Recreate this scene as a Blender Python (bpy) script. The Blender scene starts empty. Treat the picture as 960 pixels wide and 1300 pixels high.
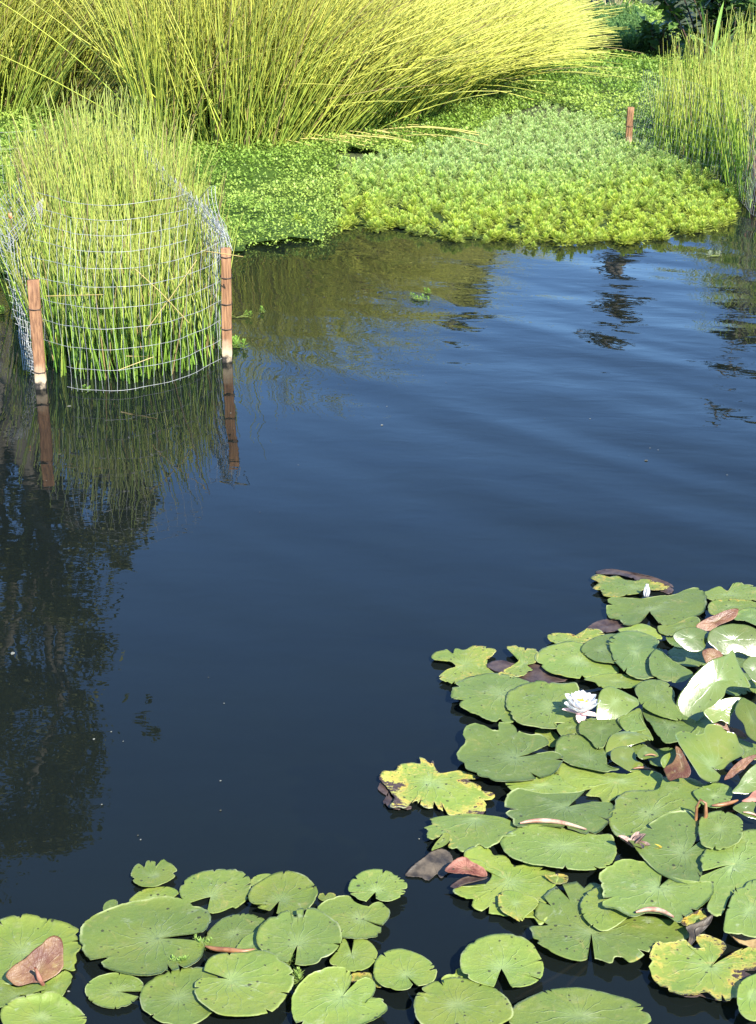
import bpy, math, random
import numpy as np
from mathutils import Vector, noise

random.seed(7)
rng = np.random.default_rng(11)
S = bpy.context.scene
COL = S.collection
R = math.radians

# ------------------------------------------------------------------ camera
CAM_H, PITCH, FOC = 2.0, R(21.0), 2000.0       # metres, downward pitch, focal length for a 960x1300 frame
cam_d = bpy.data.cameras.new('camera')
cam = bpy.data.objects.new('camera', cam_d)
COL.objects.link(cam)
cam.location = (0, 0, CAM_H)
cam.rotation_euler = (R(90) - PITCH, 0, 0)
cam_d.sensor_fit = 'VERTICAL'
cam_d.angle = 2 * math.atan(650 / FOC)
cam_d.clip_end = 3000
S.camera = cam
SP, CP = math.sin(PITCH), math.cos(PITCH)


def ray(px, py):
    a, b = (px - 480) / FOC, -(py - 650) / FOC
    return Vector((a, CP + b * SP, -SP + b * CP))


def gnd(px, py, z=0.0):
    """the point at height z that the photograph shows at (px, py)"""
    d = ray(px, py)
    t = (z - CAM_H) / d.z
    return Vector((d.x * t, d.y * t, z))


def far(px, py, Y):
    d = ray(px, py)
    t = Y / d.y
    return Vector((d.x * t, Y, CAM_H + d.z * t))


def mirrored(px, py, Y):
    """the point at distance Y whose reflection the photograph shows at (px, py)"""
    d = ray(px, py)
    t = Y / d.y
    return Vector((d.x * t, Y, -CAM_H - d.z * t))


# ------------------------------------------------------------------ world, sun
SUN_AZ, SUN_EL = R(150), R(42)
w = bpy.data.worlds.new("World")
S.world = w
w.use_nodes = True
nt = w.node_tree
sk = nt.nodes.new('ShaderNodeTexSky')
sk.sky_type = 'NISHITA'
sk.sun_disc = False
sk.sun_elevation = SUN_EL
sk.sun_rotation = SUN_AZ
sk.air_density = 1.0
sk.dust_density = 0.0
sk.ozone_density = 9.0
nt.links.new(sk.outputs[0], nt.nodes['Background'].inputs[0])
nt.nodes['Background'].inputs[1].default_value = 0.15
sd = bpy.data.lights.new('sun', 'SUN')
sd.energy = 4.6
sd.angle = R(0.53)
sd.color = (1.0, 0.95, 0.86)
so = bpy.data.objects.new('sun', sd)
COL.objects.link(so)
sdir = Vector((math.sin(SUN_AZ) * math.cos(SUN_EL), math.cos(SUN_AZ) * math.cos(SUN_EL), math.sin(SUN_EL)))
so.rotation_euler = sdir.to_track_quat('Z', 'Y').to_euler()
so.location = sdir * 30
S.view_settings.view_transform = 'Standard'
S.view_settings.look = 'None'
S.view_settings.exposure = 1.3
S.view_settings.gamma = 1
S.view_settings.use_curve_mapping = False
S.cycles.max_bounces = 8
S.cycles.transparent_max_bounces = 12
S.cycles.caustics_reflective = False
S.cycles.caustics_refractive = False


# ------------------------------------------------------------------ helpers
def tag(o, label=None, cat=None, group=None, kind=None):
    if label: o['label'] = label
    if cat: o['category'] = cat
    if group: o['group'] = group
    if kind: o['kind'] = kind
    return o


def empty(name, loc, label, cat, group=None):
    o = bpy.data.objects.new(name, None)
    o.empty_display_size = .1
    COL.objects.link(o)
    o.location = loc
    return tag(o, label, cat, group)


def mk(name, V, F, mat, parent=None, cols=None, loc=None, smooth=False, vecs=None):
    """link one mesh object. F: an (n,k) int array or a list of such arrays; V in world space"""
    V = np.asarray(V, dtype=np.float64).reshape(-1, 3)
    base = np.zeros(3)
    if loc is not None: base = np.array(loc, dtype=float)
    elif parent is not None: base = np.array(parent.matrix_world.translation if parent.parent else parent.location)
    if parent is not None and loc is None:
        p, base = parent, np.zeros(3)
        while p: base = base + np.array(p.location); p = p.parent
    V = V - base
    if isinstance(F, np.ndarray): F = [F]
    F = [np.asarray(f, dtype=np.int32) for f in F if len(f)]
    me = bpy.data.meshes.new(name)
    me.vertices.add(len(V))
    me.vertices.foreach_set('co', V.astype(np.float32).ravel())
    tot = np.concatenate([np.full(len(f), f.shape[1], np.int32) for f in F])
    idx = np.concatenate([f.ravel() for f in F])
    st = np.concatenate([[0], np.cumsum(tot)[:-1]]).astype(np.int32)
    me.loops.add(len(idx))
    me.loops.foreach_set('vertex_index', idx)
    me.polygons.add(len(tot))
    me.polygons.foreach_set('loop_start', st)
    if smooth: me.polygons.foreach_set('use_smooth', np.ones(len(tot), bool))
    me.update(calc_edges=True)
    if cols is not None:
        a = me.attributes.new('Col', 'FLOAT_COLOR', 'POINT')
        c = np.ones((len(V), 4), np.float32); c[:, :3] = cols
        a.data.foreach_set('color', c.ravel())
    for k, v in (vecs or {}).items():
        a = me.attributes.new(k, 'FLOAT_VECTOR', 'POINT')
        a.data.foreach_set('vector', np.asarray(v, np.float32).ravel())
    me.materials.append(mat)
    o = bpy.data.objects.new(name, me)
    COL.objects.link(o)
    if parent is not None: o.parent = parent
    elif loc is not None: o.location = loc
    return o


def tubes(P, rad, sides=3):
    """P (N,K,3) paths, rad (N,K) -> verts, quads (plus end caps are left open)"""
    P = np.asarray(P, float); N, K, _ = P.shape
    rad = np.broadcast_to(np.asarray(rad, float), (N, K))
    T = np.gradient(P, axis=1)
    T /= np.linalg.norm(T, axis=2, keepdims=True) + 1e-9
    ref = np.tile(np.array([0.31, 0.83, 0.17]), (N, K, 1))
    par = np.abs((T * ref).sum(2)) > .8
    ref[par] = np.array([.9, -.2, .35])
    A = np.cross(T, ref); A /= np.linalg.norm(A, axis=2, keepdims=True) + 1e-9
    B = np.cross(T, A)
    an = np.arange(sides) * 2 * np.pi / sides
    V = P[:, :, None, :] + rad[:, :, None, None] * (A[:, :, None, :] * np.cos(an)[:, None] + B[:, :, None, :] * np.sin(an)[:, None])
    i = np.arange(N * K * sides).reshape(N, K, sides)
    j = np.roll(i, -1, axis=2)
    F = np.stack([i[:, :-1], j[:, :-1], j[:, 1:], i[:, 1:]], -1).reshape(-1, 4)
    return V.reshape(-1, 3), F


def merge(parts):
    V, F, C, n = [], {}, [], 0
    for p in parts:
        v, f = np.asarray(p[0], float), p[1]
        for ff in (f if isinstance(f, list) else [f]):
            ff = np.asarray(ff)
            F.setdefault(ff.shape[1], []).append(ff + n)
        V.append(v); n += len(v)
        if len(p) > 2: C.append(np.broadcast_to(np.asarray(p[2], float), (len(v), 3)))
    return np.concatenate(V), [np.concatenate(x) for x in F.values()], (np.concatenate(C) if C else None)


def catmull(P, closed, n=6):
    P = [np.array(p, float) for p in P]
    m = len(P); out = []
    rngi = range(m) if closed else range(m - 1)
    for i in rngi:
        p1, p2 = P[i], P[(i + 1) % m]
        p0 = P[i - 1] if (closed or i > 0) else 2 * p1 - p2
        p3 = P[(i + 2) % m] if (closed or i + 2 < m) else 2 * p2 - p1
        d = [max(np.linalg.norm(b - a), 1e-6) ** .5 for a, b in ((p0, p1), (p1, p2), (p2, p3))]
        for k in range(n):
            t = k / n
            m1 = (p1 - p0) / d[0] - (p2 - p0) / (d[0] + d[1]) + (p2 - p1) / d[1]
            m2 = (p2 - p1) / d[1] - (p3 - p1) / (d[1] + d[2]) + (p3 - p2) / d[2]
            m1, m2 = m1 * d[1], m2 * d[1]
            out.append(p1 * (2 * t**3 - 3 * t**2 + 1) + p2 * (3 * t**2 - 2 * t**3) + m1 * (t**3 - 2 * t**2 + t) + m2 * (t**3 - t**2))
    if not closed: out.append(P[-1])
    return out


def inside(poly, X, Y):
    poly = np.asarray(poly); c = np.zeros(len(X), bool)
    x0, y0 = poly[-1]
    for x1, y1 in poly:
        m = ((y1 > Y) != (y0 > Y)) & (X < (x0 - x1) * (Y - y1) / (y0 - y1 + 1e-12) + x1)
        c ^= m; x0, y0 = x1, y1
    return c


def scatter(poly, n):
    poly = np.asarray(poly)
    lo, hi = poly.min(0), poly.max(0)
    out = np.zeros((0, 2))
    while len(out) < n:
        q = rng.uniform(lo, hi, (n * 2, 2))
        out = np.concatenate([out, q[inside(poly, q[:, 0], q[:, 1])]])
    return out[:n]


def gpoly(pts, z=0.05):
    return np.array([gnd(*p, z)[:2] for p in pts])


def vnoise(X, Y, s, seed=0.0):
    return np.array([noise.noise(Vector((x * s + seed, y * s - seed, seed * 1.7))) for x, y in zip(X, Y)])


# ------------------------------------------------------------------ materials
def newmat(name):
    m = bpy.data.materials.new(name)
    m.use_nodes = True
    return m, m.node_tree, m.node_tree.nodes['Principled BSDF']


def N(nt, t, **kw):
    n = nt.nodes.new('ShaderNode' + t)
    for k, v in kw.items():
        if k.startswith('i_'):
            key = k[2:]
            n.inputs[int(key) if key.isdigit() else key].default_value = v
        else: setattr(n, k, v)
    return n


def math_(nt, op, a, b=None, c=None, clamp=False):
    n = nt.nodes.new('ShaderNodeMath'); n.operation = op; n.use_clamp = clamp
    for i, v in enumerate((a, b, c)):
        if v is None: continue
        if isinstance(v, (int, float)): n.inputs[i].default_value = v
        else: nt.links.new(v, n.inputs[i])
    return n.outputs[0]


def sstep(nt, v, lo, hi):
    n = nt.nodes.new('ShaderNodeMapRange'); n.interpolation_type = 'SMOOTHSTEP'
    for i, x in enumerate((v, lo, hi)):
        if isinstance(x, (int, float)): n.inputs[i].default_value = x
        else: nt.links.new(x, n.inputs[i])
    return n.outputs[0]


def mixc(nt, f, a, b):
    n = nt.nodes.new('ShaderNodeMix'); n.data_type = 'RGBA'
    for s, x in ((0, f), (6, a), (7, b)):
        if isinstance(x, (int, float)): n.inputs[s].default_value = x
        elif isinstance(x, tuple): n.inputs[s].default_value = (*x, 1)
        else: nt.links.new(x, n.inputs[s])
    return n.outputs[2]


def plant_mat(name, rough=.5, trans=.25, mult=1.0, spec=.4, noisy=0.25, scale=30):
    """leaf colour from the mesh's own Col attribute, a little noise, some light coming through"""
    m, nt, b = newmat(name)
    a = N(nt, 'Attribute', attribute_name='Col')
    tc = N(nt, 'TexCoord')
    n = N(nt, 'TexNoise', i_Scale=scale, i_Detail=3.0)
    nt.links.new(tc.outputs['Object'], n.inputs['Vector'])
    f = math_(nt, 'MULTIPLY_ADD', n.outputs['Fac'], 2 * noisy, (1 - noisy) * mult)
    vm = N(nt, 'VectorMath', operation='SCALE')
    nt.links.new(a.outputs['Color'], vm.inputs[0]); nt.links.new(f, vm.inputs['Scale'])
    nt.links.new(vm.outputs[0], b.inputs['Base Color'])
    b.inputs['Roughness'].default_value = rough
    b.inputs['Specular IOR Level'].default_value = spec
    if trans > 0:
        t = N(nt, 'BsdfTranslucent'); mx = N(nt, 'MixShader', i_0=trans)
        nt.links.new(vm.outputs[0], t.inputs['Color'])
        nt.links.new(b.outputs[0], mx.inputs[1]); nt.links.new(t.outputs[0], mx.inputs[2])
        nt.links.new(mx.outputs[0], nt.nodes['Material Output'].inputs[0])
    return m


M_reed = plant_mat('reed_stem', .42, .12, 1.0, .45, .2, 8)
M_leafy = plant_mat('small_leaves', .5, .3, 1.0, .35, .2, 12)
M_feather = plant_mat('feathery_leaves', .65, .5, 1.0, .25, .15, 10)
M_shrub = plant_mat('shrub_leaf', .38, .2, 1.0, .5, .25, 9)
M_tree = plant_mat('tree_leaf', .5, .2, 1.0, .3, .3, 2)


def bark_mat(name, c1, c2, scale):
    m, nt, b = newmat(name)
    tc = N(nt, 'TexCoord'); mp = N(nt, 'Mapping'); mp.inputs['Scale'].default_value = (scale, scale, scale * .15)
    n = N(nt, 'TexNoise', i_Scale=1.0, i_Detail=8.0, i_Roughness=.65)
    nt.links.new(tc.outputs['Object'], mp.inputs[0]); nt.links.new(mp.outputs[0], n.inputs['Vector'])
    nt.links.new(mixc(nt, sstep(nt, n.outputs['Fac'], .35, .65), c1, c2), b.inputs['Base Color'])
    b.inputs['Roughness'].default_value = .85
    bp = N(nt, 'Bump', i_Strength=.6, i_Distance=.01)
    nt.links.new(n.outputs['Fac'], bp.inputs['Height']); nt.links.new(bp.outputs[0], b.inputs['Normal'])
    return m


M_bark = bark_mat('bark', (.09, .075, .055), (.24, .21, .165), 9)


def wood_mat():
    m, nt, b = newmat('redwood_stake')
    tc = N(nt, 'TexCoord'); mp = N(nt, 'Mapping'); mp.inputs['Scale'].default_value = (130, 130, 7)
    n = N(nt, 'TexNoise', i_Scale=1.0, i_Detail=6.0, i_Roughness=.6, i_Distortion=.4)
    nt.links.new(tc.outputs['Object'], mp.inputs[0]); nt.links.new(mp.outputs[0], n.inputs['Vector'])
    n2 = N(nt, 'TexNoise', i_Scale=14.0, i_Detail=4.0); nt.links.new(tc.outputs['Object'], n2.inputs['Vector'])
    c = mixc(nt, sstep(nt, n.outputs['Fac'], .3, .7), (.14, .062, .028), (.39, .20, .09))
    sx = N(nt, 'SeparateXYZ'); nt.links.new(tc.outputs['Object'], sx.inputs[0])
    z = math_(nt, 'MULTIPLY_ADD', n2.outputs['Fac'], .14, sx.outputs['Z'])
    c = mixc(nt, sstep(nt, z, .18, .10), c, (.56, .43, .27))       # bleached band above the water line
    c = mixc(nt, sstep(nt, z, .105, .085), c, (.02, .016, .012))     # wet foot
    nt.links.new(c, b.inputs['Base Color']); b.inputs['Roughness'].default_value = .8
    bp = N(nt, 'Bump', i_Strength=.5, i_Distance=.003)
    nt.links.new(n.outputs['Fac'], bp.inputs['Height']); nt.links.new(bp.outputs[0], b.inputs['Normal'])
    return m


M_wood = wood_mat()


def simple(name, col, rough=.6, metal=0.0, col2=None, scale=20, spec=.5, bump=0):
    m, nt, b = newmat(name)
    if col2:
        tc = N(nt, 'TexCoord'); n = N(nt, 'TexNoise', i_Scale=scale, i_Detail=5.0, i_Roughness=.6)
        nt.links.new(tc.outputs['Object'], n.inputs['Vector'])
        nt.links.new(mixc(nt, sstep(nt, n.outputs['Fac'], .35, .65), col, col2), b.inputs['Base Color'])
        if bump:
            bp = N(nt, 'Bump', i_Strength=.7, i_Distance=bump)
            nt.links.new(n.outputs['Fac'], bp.inputs['Height']); nt.links.new(bp.outputs[0], b.inputs['Normal'])
    else: b.inputs['Base Color'].default_value = (*col, 1)
    b.inputs['Roughness'].default_value = rough; b.inputs['Metallic'].default_value = metal
    b.inputs['Specular IOR Level'].default_value = spec
    return m


M_wire = simple('galvanised_wire', (.30, .30, .29), .5, .2, (.46, .46, .43), 60)
M_tie = simple('rusty_tie_wire', (.05, .035, .03), .6, .4, (.12, .08, .06), 60)
M_dead = simple('rotten_leaf', (.025, .02, .015), .55, 0, (.11, .085, .055), 22, .4, .006)
M_deadred = simple('withered_red_leaf', (.17, .06, .035), .6, 0, (.42, .19, .13), 30, .4, .004)
M_sunk = simple('sunken_brown_leaf', (.035, .02, .016), .5, 0, (.09, .06, .045), 25, .4, .003)
M_under = simple('leaf_underside', (.17, .07, .03), .4, 0, (.30, .145, .06), 34, .5, .002)
M_undergold = simple('gold_leaf_underside', (.17, .062, .03), .42, 0, (.25, .15, .055), 24, .5, .002)
M_pale = simple('curled_pale_edge', (.30, .14, .09), .5, 0, (.55, .38, .25), 40)
M_green_edge = simple('bright_rim', (.5, .62, .3), .35, 0, (.6, .7, .42), 60)
M_orange = simple('orange_rot', (.60, .30, .03), .6, 0, (.62, .48, .06), 40, .4, .002)
M_petal = simple('white_petal', (.88, .85, .80), .45, 0, (.9, .88, .84), 25)
for _m, _f in ((M_petal, .35), ):
    _nt = _m.node_tree; _b = _nt.nodes['Principled BSDF']
    _t = N(_nt, 'BsdfTranslucent'); _t.inputs['Color'].default_value = (.9, .88, .86, 1); _x = N(_nt, 'MixShader', i_0=_f)
    _nt.links.new(_b.outputs[0], _x.inputs[1]); _nt.links.new(_t.outputs[0], _x.inputs[2]); _nt.links.new(_x.outputs[0], _nt.nodes['Material Output'].inputs[0])
M_sepal = simple('pink_petal', (.72, .5, .47), .5, 0, (.86, .7, .67), 20)
M_stamen = simple('yellow_stamen', (.75, .58, .05), .5, 0, (.8, .7, .12), 60)
M_stalk = simple('sunken_stalk', (.16, .11, .07), .6, 0, (.26, .19, .11), 15)
M_blue = simple('pale_blue_plastic', (.4, .62, .72), .5)
M_flag = simple('orange_tag', (.85, .28, .12), .6)


def pad_mat(name, rough, gloss, bump=.6, dim=1.0, pal=None):
    m, nt, b = newmat(name)
    pl = N(nt, 'Attribute', attribute_name='pl'); pd = N(nt, 'Attribute', attribute_name='pd')
    sp = N(nt, 'SeparateXYZ'); nt.links.new(pl.outputs['Vector'], sp.inputs[0])
    sdn = N(nt, 'SeparateXYZ'); nt.links.new(pd.outputs['Vector'], sdn.inputs[0])
    dec, tone, seed = sdn.outputs[0], sdn.outputs[1], sdn.outputs[2]
    ln = N(nt, 'VectorMath', operation='LENGTH'); nt.links.new(pl.outputs['Vector'], ln.inputs[0])
    r = ln.outputs['Value']
    ang = math_(nt, 'ARCTAN2', sp.outputs[1], sp.outputs[0])
    geo = N(nt, 'NewGeometry')
    off = N(nt, 'CombineXYZ'); nt.links.new(seed, off.inputs[2])
    pos = N(nt, 'VectorMath', operation='ADD'); nt.links.new(geo.outputs['Position'], pos.inputs[0]); nt.links.new(off.outputs[0], pos.inputs[1])
    P = pos.outputs[0]

    def noi(scale, det=4.0, ro=.55, dist=0.0):
        n = N(nt, 'TexNoise', i_Scale=scale, i_Detail=det, i_Roughness=ro, i_Distortion=dist)
        nt.links.new(P, n.inputs['Vector']); return n.outputs['Fac']
    n1, n2, n3 = noi(11), noi(38, 5, .65), noi(120, 3)
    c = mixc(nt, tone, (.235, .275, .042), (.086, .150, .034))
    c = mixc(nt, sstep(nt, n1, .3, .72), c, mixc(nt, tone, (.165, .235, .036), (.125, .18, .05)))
    c = mixc(nt, math_(nt, 'MULTIPLY', sstep(nt, n2, .52, .74), .4), c, (.28, .30, .12))
    if pal: c = mixc(nt, sstep(nt, noi(16, 7, .7, .8), .38, .64), *pal)
    # veins: thin pale rays from the stalk, fading towards the rim
    wob = math_(nt, 'MULTIPLY_ADD', n1, 1.1, ang)
    v = math_(nt, 'ABSOLUTE', math_(nt, 'SINE', math_(nt, 'MULTIPLY', wob, 8.0)))
    v = sstep(nt, v, .26, .0)
    v = math_(nt, 'MULTIPLY', v, sstep(nt, r, 1.0, .15))
    c = mixc(nt, math_(nt, 'MULTIPLY', v, math_(nt, 'MULTIPLY_ADD', n2, .5, .08)), c, (.33, .40, .17) if not pal else (.28, .17, .08))
    # pale heart where the stalk joins
    c = mixc(nt, math_(nt, 'MULTIPLY', sstep(nt, r, .42, .0), math_(nt, 'MULTIPLY_ADD', n2, .7, .0)), c, (.36, .45, .19) if not pal else (.25, .19, .07))
    # dusty pale scuffs
    c = mixc(nt, math_(nt, 'MULTIPLY', sstep(nt, noi(24, 6, .7, .6), .60, .72), .5), c, (.36, .40, .25))
    # yellowing and rot, from the rim inwards
    e = math_(nt, 'ADD', math_(nt, 'MULTIPLY', r, .85), math_(nt, 'MULTIPLY', math_(nt, 'SUBTRACT', noi(24, 9, .78, 1.2), .5), 2.2))
    e = math_(nt, 'ADD', e, math_(nt, 'MULTIPLY', math_(nt, 'SUBTRACT', noi(95, 4, .6), .5), .9))
    e = math_(nt, 'ADD', e, math_(nt, 'MULTIPLY', math_(nt, 'SUBTRACT', noi(9, 3), .5), 1.6))
    y0 = math_(nt, 'MULTIPLY_ADD', dec, -1.1, 1.50)
    c = mixc(nt, math_(nt, 'MULTIPLY', sstep(nt, e, y0, math_(nt, 'ADD', y0, .35)), .95), c, mixc(nt, sstep(nt, n2, .4, .65), (.38, .36, .075), (.48, .33, .055)))
    b0 = math_(nt, 'MULTIPLY_ADD', dec, -.98, 1.80)
    bro = sstep(nt, e, b0, math_(nt, 'ADD', b0, .07))
    c = mixc(nt, bro, c, mixc(nt, n3, (.025, .015, .012), (.10, .06, .045)))
    # tan blotches and scuffs of older leaves
    c = mixc(nt, math_(nt, 'MULTIPLY', sstep(nt, noi(17, 7, .72, 1.2), .56, .70), math_(nt, 'MULTIPLY_ADD', dec, 1.1, .30)), c, (.36, .31, .09))
    pn = N(nt, 'TexWhiteNoise', noise_dimensions='1D'); nt.links.new(seed, pn.inputs['W'])
    gv = math_(nt, 'MULTIPLY_ADD', pn.outputs['Value'], .5 * dim, .70 * dim)
    vmm = N(nt, 'VectorMath', operation='SCALE'); nt.links.new(c, vmm.inputs[0]); nt.links.new(gv, vmm.inputs['Scale']); c = vmm.outputs[0]
    # slits: short dark dashes along the veins
    mpS = N(nt, 'CombineXYZ'); nt.links.new(math_(nt, 'MULTIPLY', ang, 5.5), mpS.inputs[0]); nt.links.new(math_(nt, 'MULTIPLY', r, 4.0), mpS.inputs[1]); nt.links.new(seed, mpS.inputs[2])
    vs = N(nt, 'TexVoronoi', feature='F1', i_Scale=1.6); nt.links.new(mpS.outputs[0], vs.inputs['Vector'])
    vsc = N(nt, 'SeparateColor'); nt.links.new(vs.outputs['Color'], vsc.inputs[0])
    sl = math_(nt, 'MULTIPLY', sstep(nt, math_(nt, 'ADD', vs.outputs['Distance'], math_(nt, 'MULTIPLY', math_(nt, 'SUBTRACT', n3, .5), .3)), .15, .09), math_(nt, 'GREATER_THAN', vsc.outputs[1], .80))
    c = mixc(nt, math_(nt, 'MULTIPLY', sl, .8), c, (.05, .045, .02))
    c = mixc(nt, math_(nt, 'MULTIPLY', sstep(nt, r, .955, .985), math_(nt, 'MULTIPLY', sstep(nt, noi(14, 2), .44, .64), .55)), c, (.44, .47, .22) if not pal else (.36, .2, .11))   # thin pale rim
    # insect specks
    vo = N(nt, 'TexVoronoi', feature='F1', i_Scale=72.0); nt.links.new(P, vo.inputs['Vector'])
    sc_ = N(nt, 'SeparateColor'); nt.links.new(vo.outputs['Color'], sc_.inputs[0])
    dd = math_(nt, 'ADD', vo.outputs['Distance'], math_(nt, 'MULTIPLY', math_(nt, 'SUBTRACT', noi(75, 4, .7), .5), .75))
    spk = math_(nt, 'MULTIPLY', sstep(nt, math_(nt, 'SUBTRACT', dd, math_(nt, 'MULTIPLY', math_(nt, 'MULTIPLY', sc_.outputs[1], sc_.outputs[1]), .16)), .12, .06), math_(nt, 'GREATER_THAN', sc_.outputs[0], math_(nt, 'MULTIPLY_ADD', dec, -.45, .80)))
    c = mixc(nt, math_(nt, 'MULTIPLY', spk, .85), c, (.035, .033, .015))
    nt.links.new(c, b.inputs['Base Color'])
    rr = math_(nt, 'MULTIPLY_ADD', n1, .30, rough - .13)
    nt.links.new(rr, b.inputs['Roughness'])
    b.inputs['Specular IOR Level'].default_value = gloss
    bh = math_(nt, 'ADD', math_(nt, 'MULTIPLY', v, .5), math_(nt, 'MULTIPLY', n2, 1.0))
    bp = N(nt, 'Bump', i_Strength=bump, i_Distance=.006)
    nt.links.new(bh, bp.inputs['Height']); nt.links.new(bp.outputs[0], b.inputs['Normal'])
    t = N(nt, 'BsdfTranslucent'); mx = N(nt, 'MixShader', i_0=.12)
    nt.links.new(c, t.inputs['Color'])
    nt.links.new(b.outputs[0], mx.inputs[1]); nt.links.new(t.outputs[0], mx.inputs[2])
    nt.links.new(mx.outputs[0], nt.nodes['Material Output'].inputs[0])
    return m


M_pad = pad_mat('lily_pad', .5, .45)
M_gloss = pad_mat('glossy_lily_leaf', .18, .9, .10, .78)
M_underleaf = pad_mat('leaf_underside_red', .42, .5, .5, 1.0, ((.11, .04, .02), (.22, .10, .042)))
M_undergoldleaf = pad_mat('leaf_underside_gold', .42, .5, .5, 1.0, ((.10, .034, .018), (.19, .10, .04)))
M_redleaf = pad_mat('withered_red', .55, .4, .9, 1.0, ((.13, .04, .026), (.36, .155, .10)))


def water_mat():
    m, nt, b = newmat('pond_water')
    nt.nodes.remove(b)
    geo = N(nt, 'NewGeometry')

    def wave(scale, rot, det, dist):
        m0 = N(nt, 'Mapping'); m0.inputs['Rotation'].default_value = (0, 0, rot); mp = N(nt, 'Mapping'); mp.inputs['Scale'].default_value = scale
        n = N(nt, 'TexNoise', i_Scale=1.0, i_Detail=det, i_Roughness=.45, i_Distortion=dist)
        nt.links.new(geo.outputs['Position'], m0.inputs[0]); nt.links.new(m0.outputs[0], mp.inputs[0]); nt.links.new(mp.outputs[0], n.inputs['Vector'])
        return n.outputs['Fac']
    sx = N(nt, 'SeparateXYZ'); nt.links.new(geo.outputs['Position'], sx.inputs[0])
    # ripples run across the pond, livelier to the east and far side, calmer by the pads
    amp = math_(nt, 'MULTIPLY_ADD', sstep(nt, sx.outputs[0], -1.4, 2.2), 1.5, .24)
    amp = math_(nt, 'MULTIPLY', amp, sstep(nt, sx.outputs[1], 2.5, 8.0))
    amp = math_(nt, 'ADD', amp, .16)
    h = math_(nt, 'ADD', math_(nt, 'MULTIPLY', wave((1.0, 2.4, 1), R(22), 1.0, .2), 1.0), math_(nt, 'MULTIPLY', wave((5.0, 9.0, 1), R(8), 2.0, .4), .16))
    h = math_(nt, 'MULTIPLY', h, amp)
    sw = wave((.45, 2.0, 1), R(50), 1.0, .15)                       # broad slow swell
    h = math_(nt, 'ADD', h, math_(nt, 'MULTIPLY', sw, math_(nt, 'MULTIPLY_ADD', amp, 1.9, .45)))
    fine = wave((6.0, 12.0, 1), R(4), 2.0, .5)
    h = math_(nt, 'ADD', h, math_(nt, 'MULTIPLY', fine, .05))
    bp = N(nt, 'Bump', i_Strength=1.0, i_Distance=.0065)
    nt.links.new(h, bp.inputs['Height'])
    fr = N(nt, 'Fresnel', i_IOR=1.333); nt.links.new(bp.outputs[0], fr.inputs['Normal'])
    gl = N(nt, 'BsdfGlossy', i_Roughness=.0); nt.links.new(bp.outputs[0], gl.inputs['Normal'])
    df = N(nt, 'BsdfDiffuse'); df.inputs['Color'].default_value = (.009, .0125, .0115, 1)
    tr = N(nt, 'BsdfTransparent'); tr.inputs['Color'].default_value = (.42, .46, .40, 1)
    m1 = N(nt, 'MixShader', i_0=.35); nt.links.new(df.outputs[0], m1.inputs[1]); nt.links.new(tr.outputs[0], m1.inputs[2])
    m2 = N(nt, 'MixShader'); nt.links.new(fr.outputs[0], m2.inputs[0])
    nt.links.new(m1.outputs[0], m2.inputs[1]); nt.links.new(gl.outputs[0], m2.inputs[2])
    nt.links.new(m2.outputs[0], nt.nodes['Material Output'].inputs[0])
    return m


M_water = water_mat()
M_ground = simple('ground', (.035, .045, .018), .95, 0, (.07, .085, .03), 3, .2)

# ------------------------------------------------------------------ ground and water
SHORE = sorted([(-40, 11.5), (-6, 11.5), (-3, 11.2), (-1.2, 11.8), (0, 12.6), (1.2, 14.6), (2.2, 15.0), (3.2, 14.4), (6, 13.2), (40, 13)])


def shore_y(x): return np.interp(x, [p[0] for p in SHORE], [p[1] for p in SHORE])


def ground_z(x, y):
    d = y - shore_y(x)
    z = np.interp(d, [-3, -1.2, 0, .8, 6, 60, 400], [-.85, -.55, -.02, .07, .22, 1.0, 1.0])
    d2 = -1.2 - y                                   # the bank behind the viewer
    return np.maximum(z, np.interp(d2, [-1.5, 0, 1.0, 4], [-.85, -.02, .25, .5]))


gx = np.concatenate([np.linspace(-320, -12, 30), np.linspace(-11.5, 11.5, 80), np.linspace(12, 320, 30)])
gy = np.concatenate([np.linspace(-300, -8, 14), np.linspace(-7, 40, 120), np.linspace(42, 600, 40)])
GX, GY = np.meshgrid(gx, gy)
GZ = ground_z(GX.ravel(), GY.ravel()) + rng.normal(0, .008, GX.size)
n_, m_ = GX.shape
ii = np.arange(GX.size).reshape(n_, m_)
GF = np.stack([ii[:-1, :-1], ii[:-1, 1:], ii[1:, 1:], ii[1:, :-1]], -1).reshape(-1, 4)
tag(mk('ground', np.stack([GX.ravel(), GY.ravel(), GZ], 1), GF, M_ground, smooth=True), kind='structure')
wv = [(-45, -2.2, 0), (45, -2.2, 0), (45, 15.6, 0), (-45, 15.6, 0)]
tag(mk('water', wv, np.array([[0, 1, 2, 3]]), M_water), kind='structure')

# ------------------------------------------------------------------ lily pads
Z = {'a': (540, 720, 4.3636), 'b': (740, 720, 4.3636), 'c': (480, 900, 4.3636), 'd': (660, 900, 4.8), 'e': (800, 860, 6.0),
     'f': (500, 1060, 4.3636), 'g': (660, 1060, 3.2), 'h': (460, 940, 1.92), 'p': (0, 1080, 4.0), 'q': (160, 1080, 4.0),
     'r': (340, 1080, 4.0), 'x': (0, 0, 1.0)}


def pix(t, p):
    ox, oy, s = Z[t]
    return ox + p[0] / s, oy + p[1] / s


PAD_GROUP = 'lily pads floating on the pond'
RAISED_GROUP = 'lily leaves standing above the water'


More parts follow.
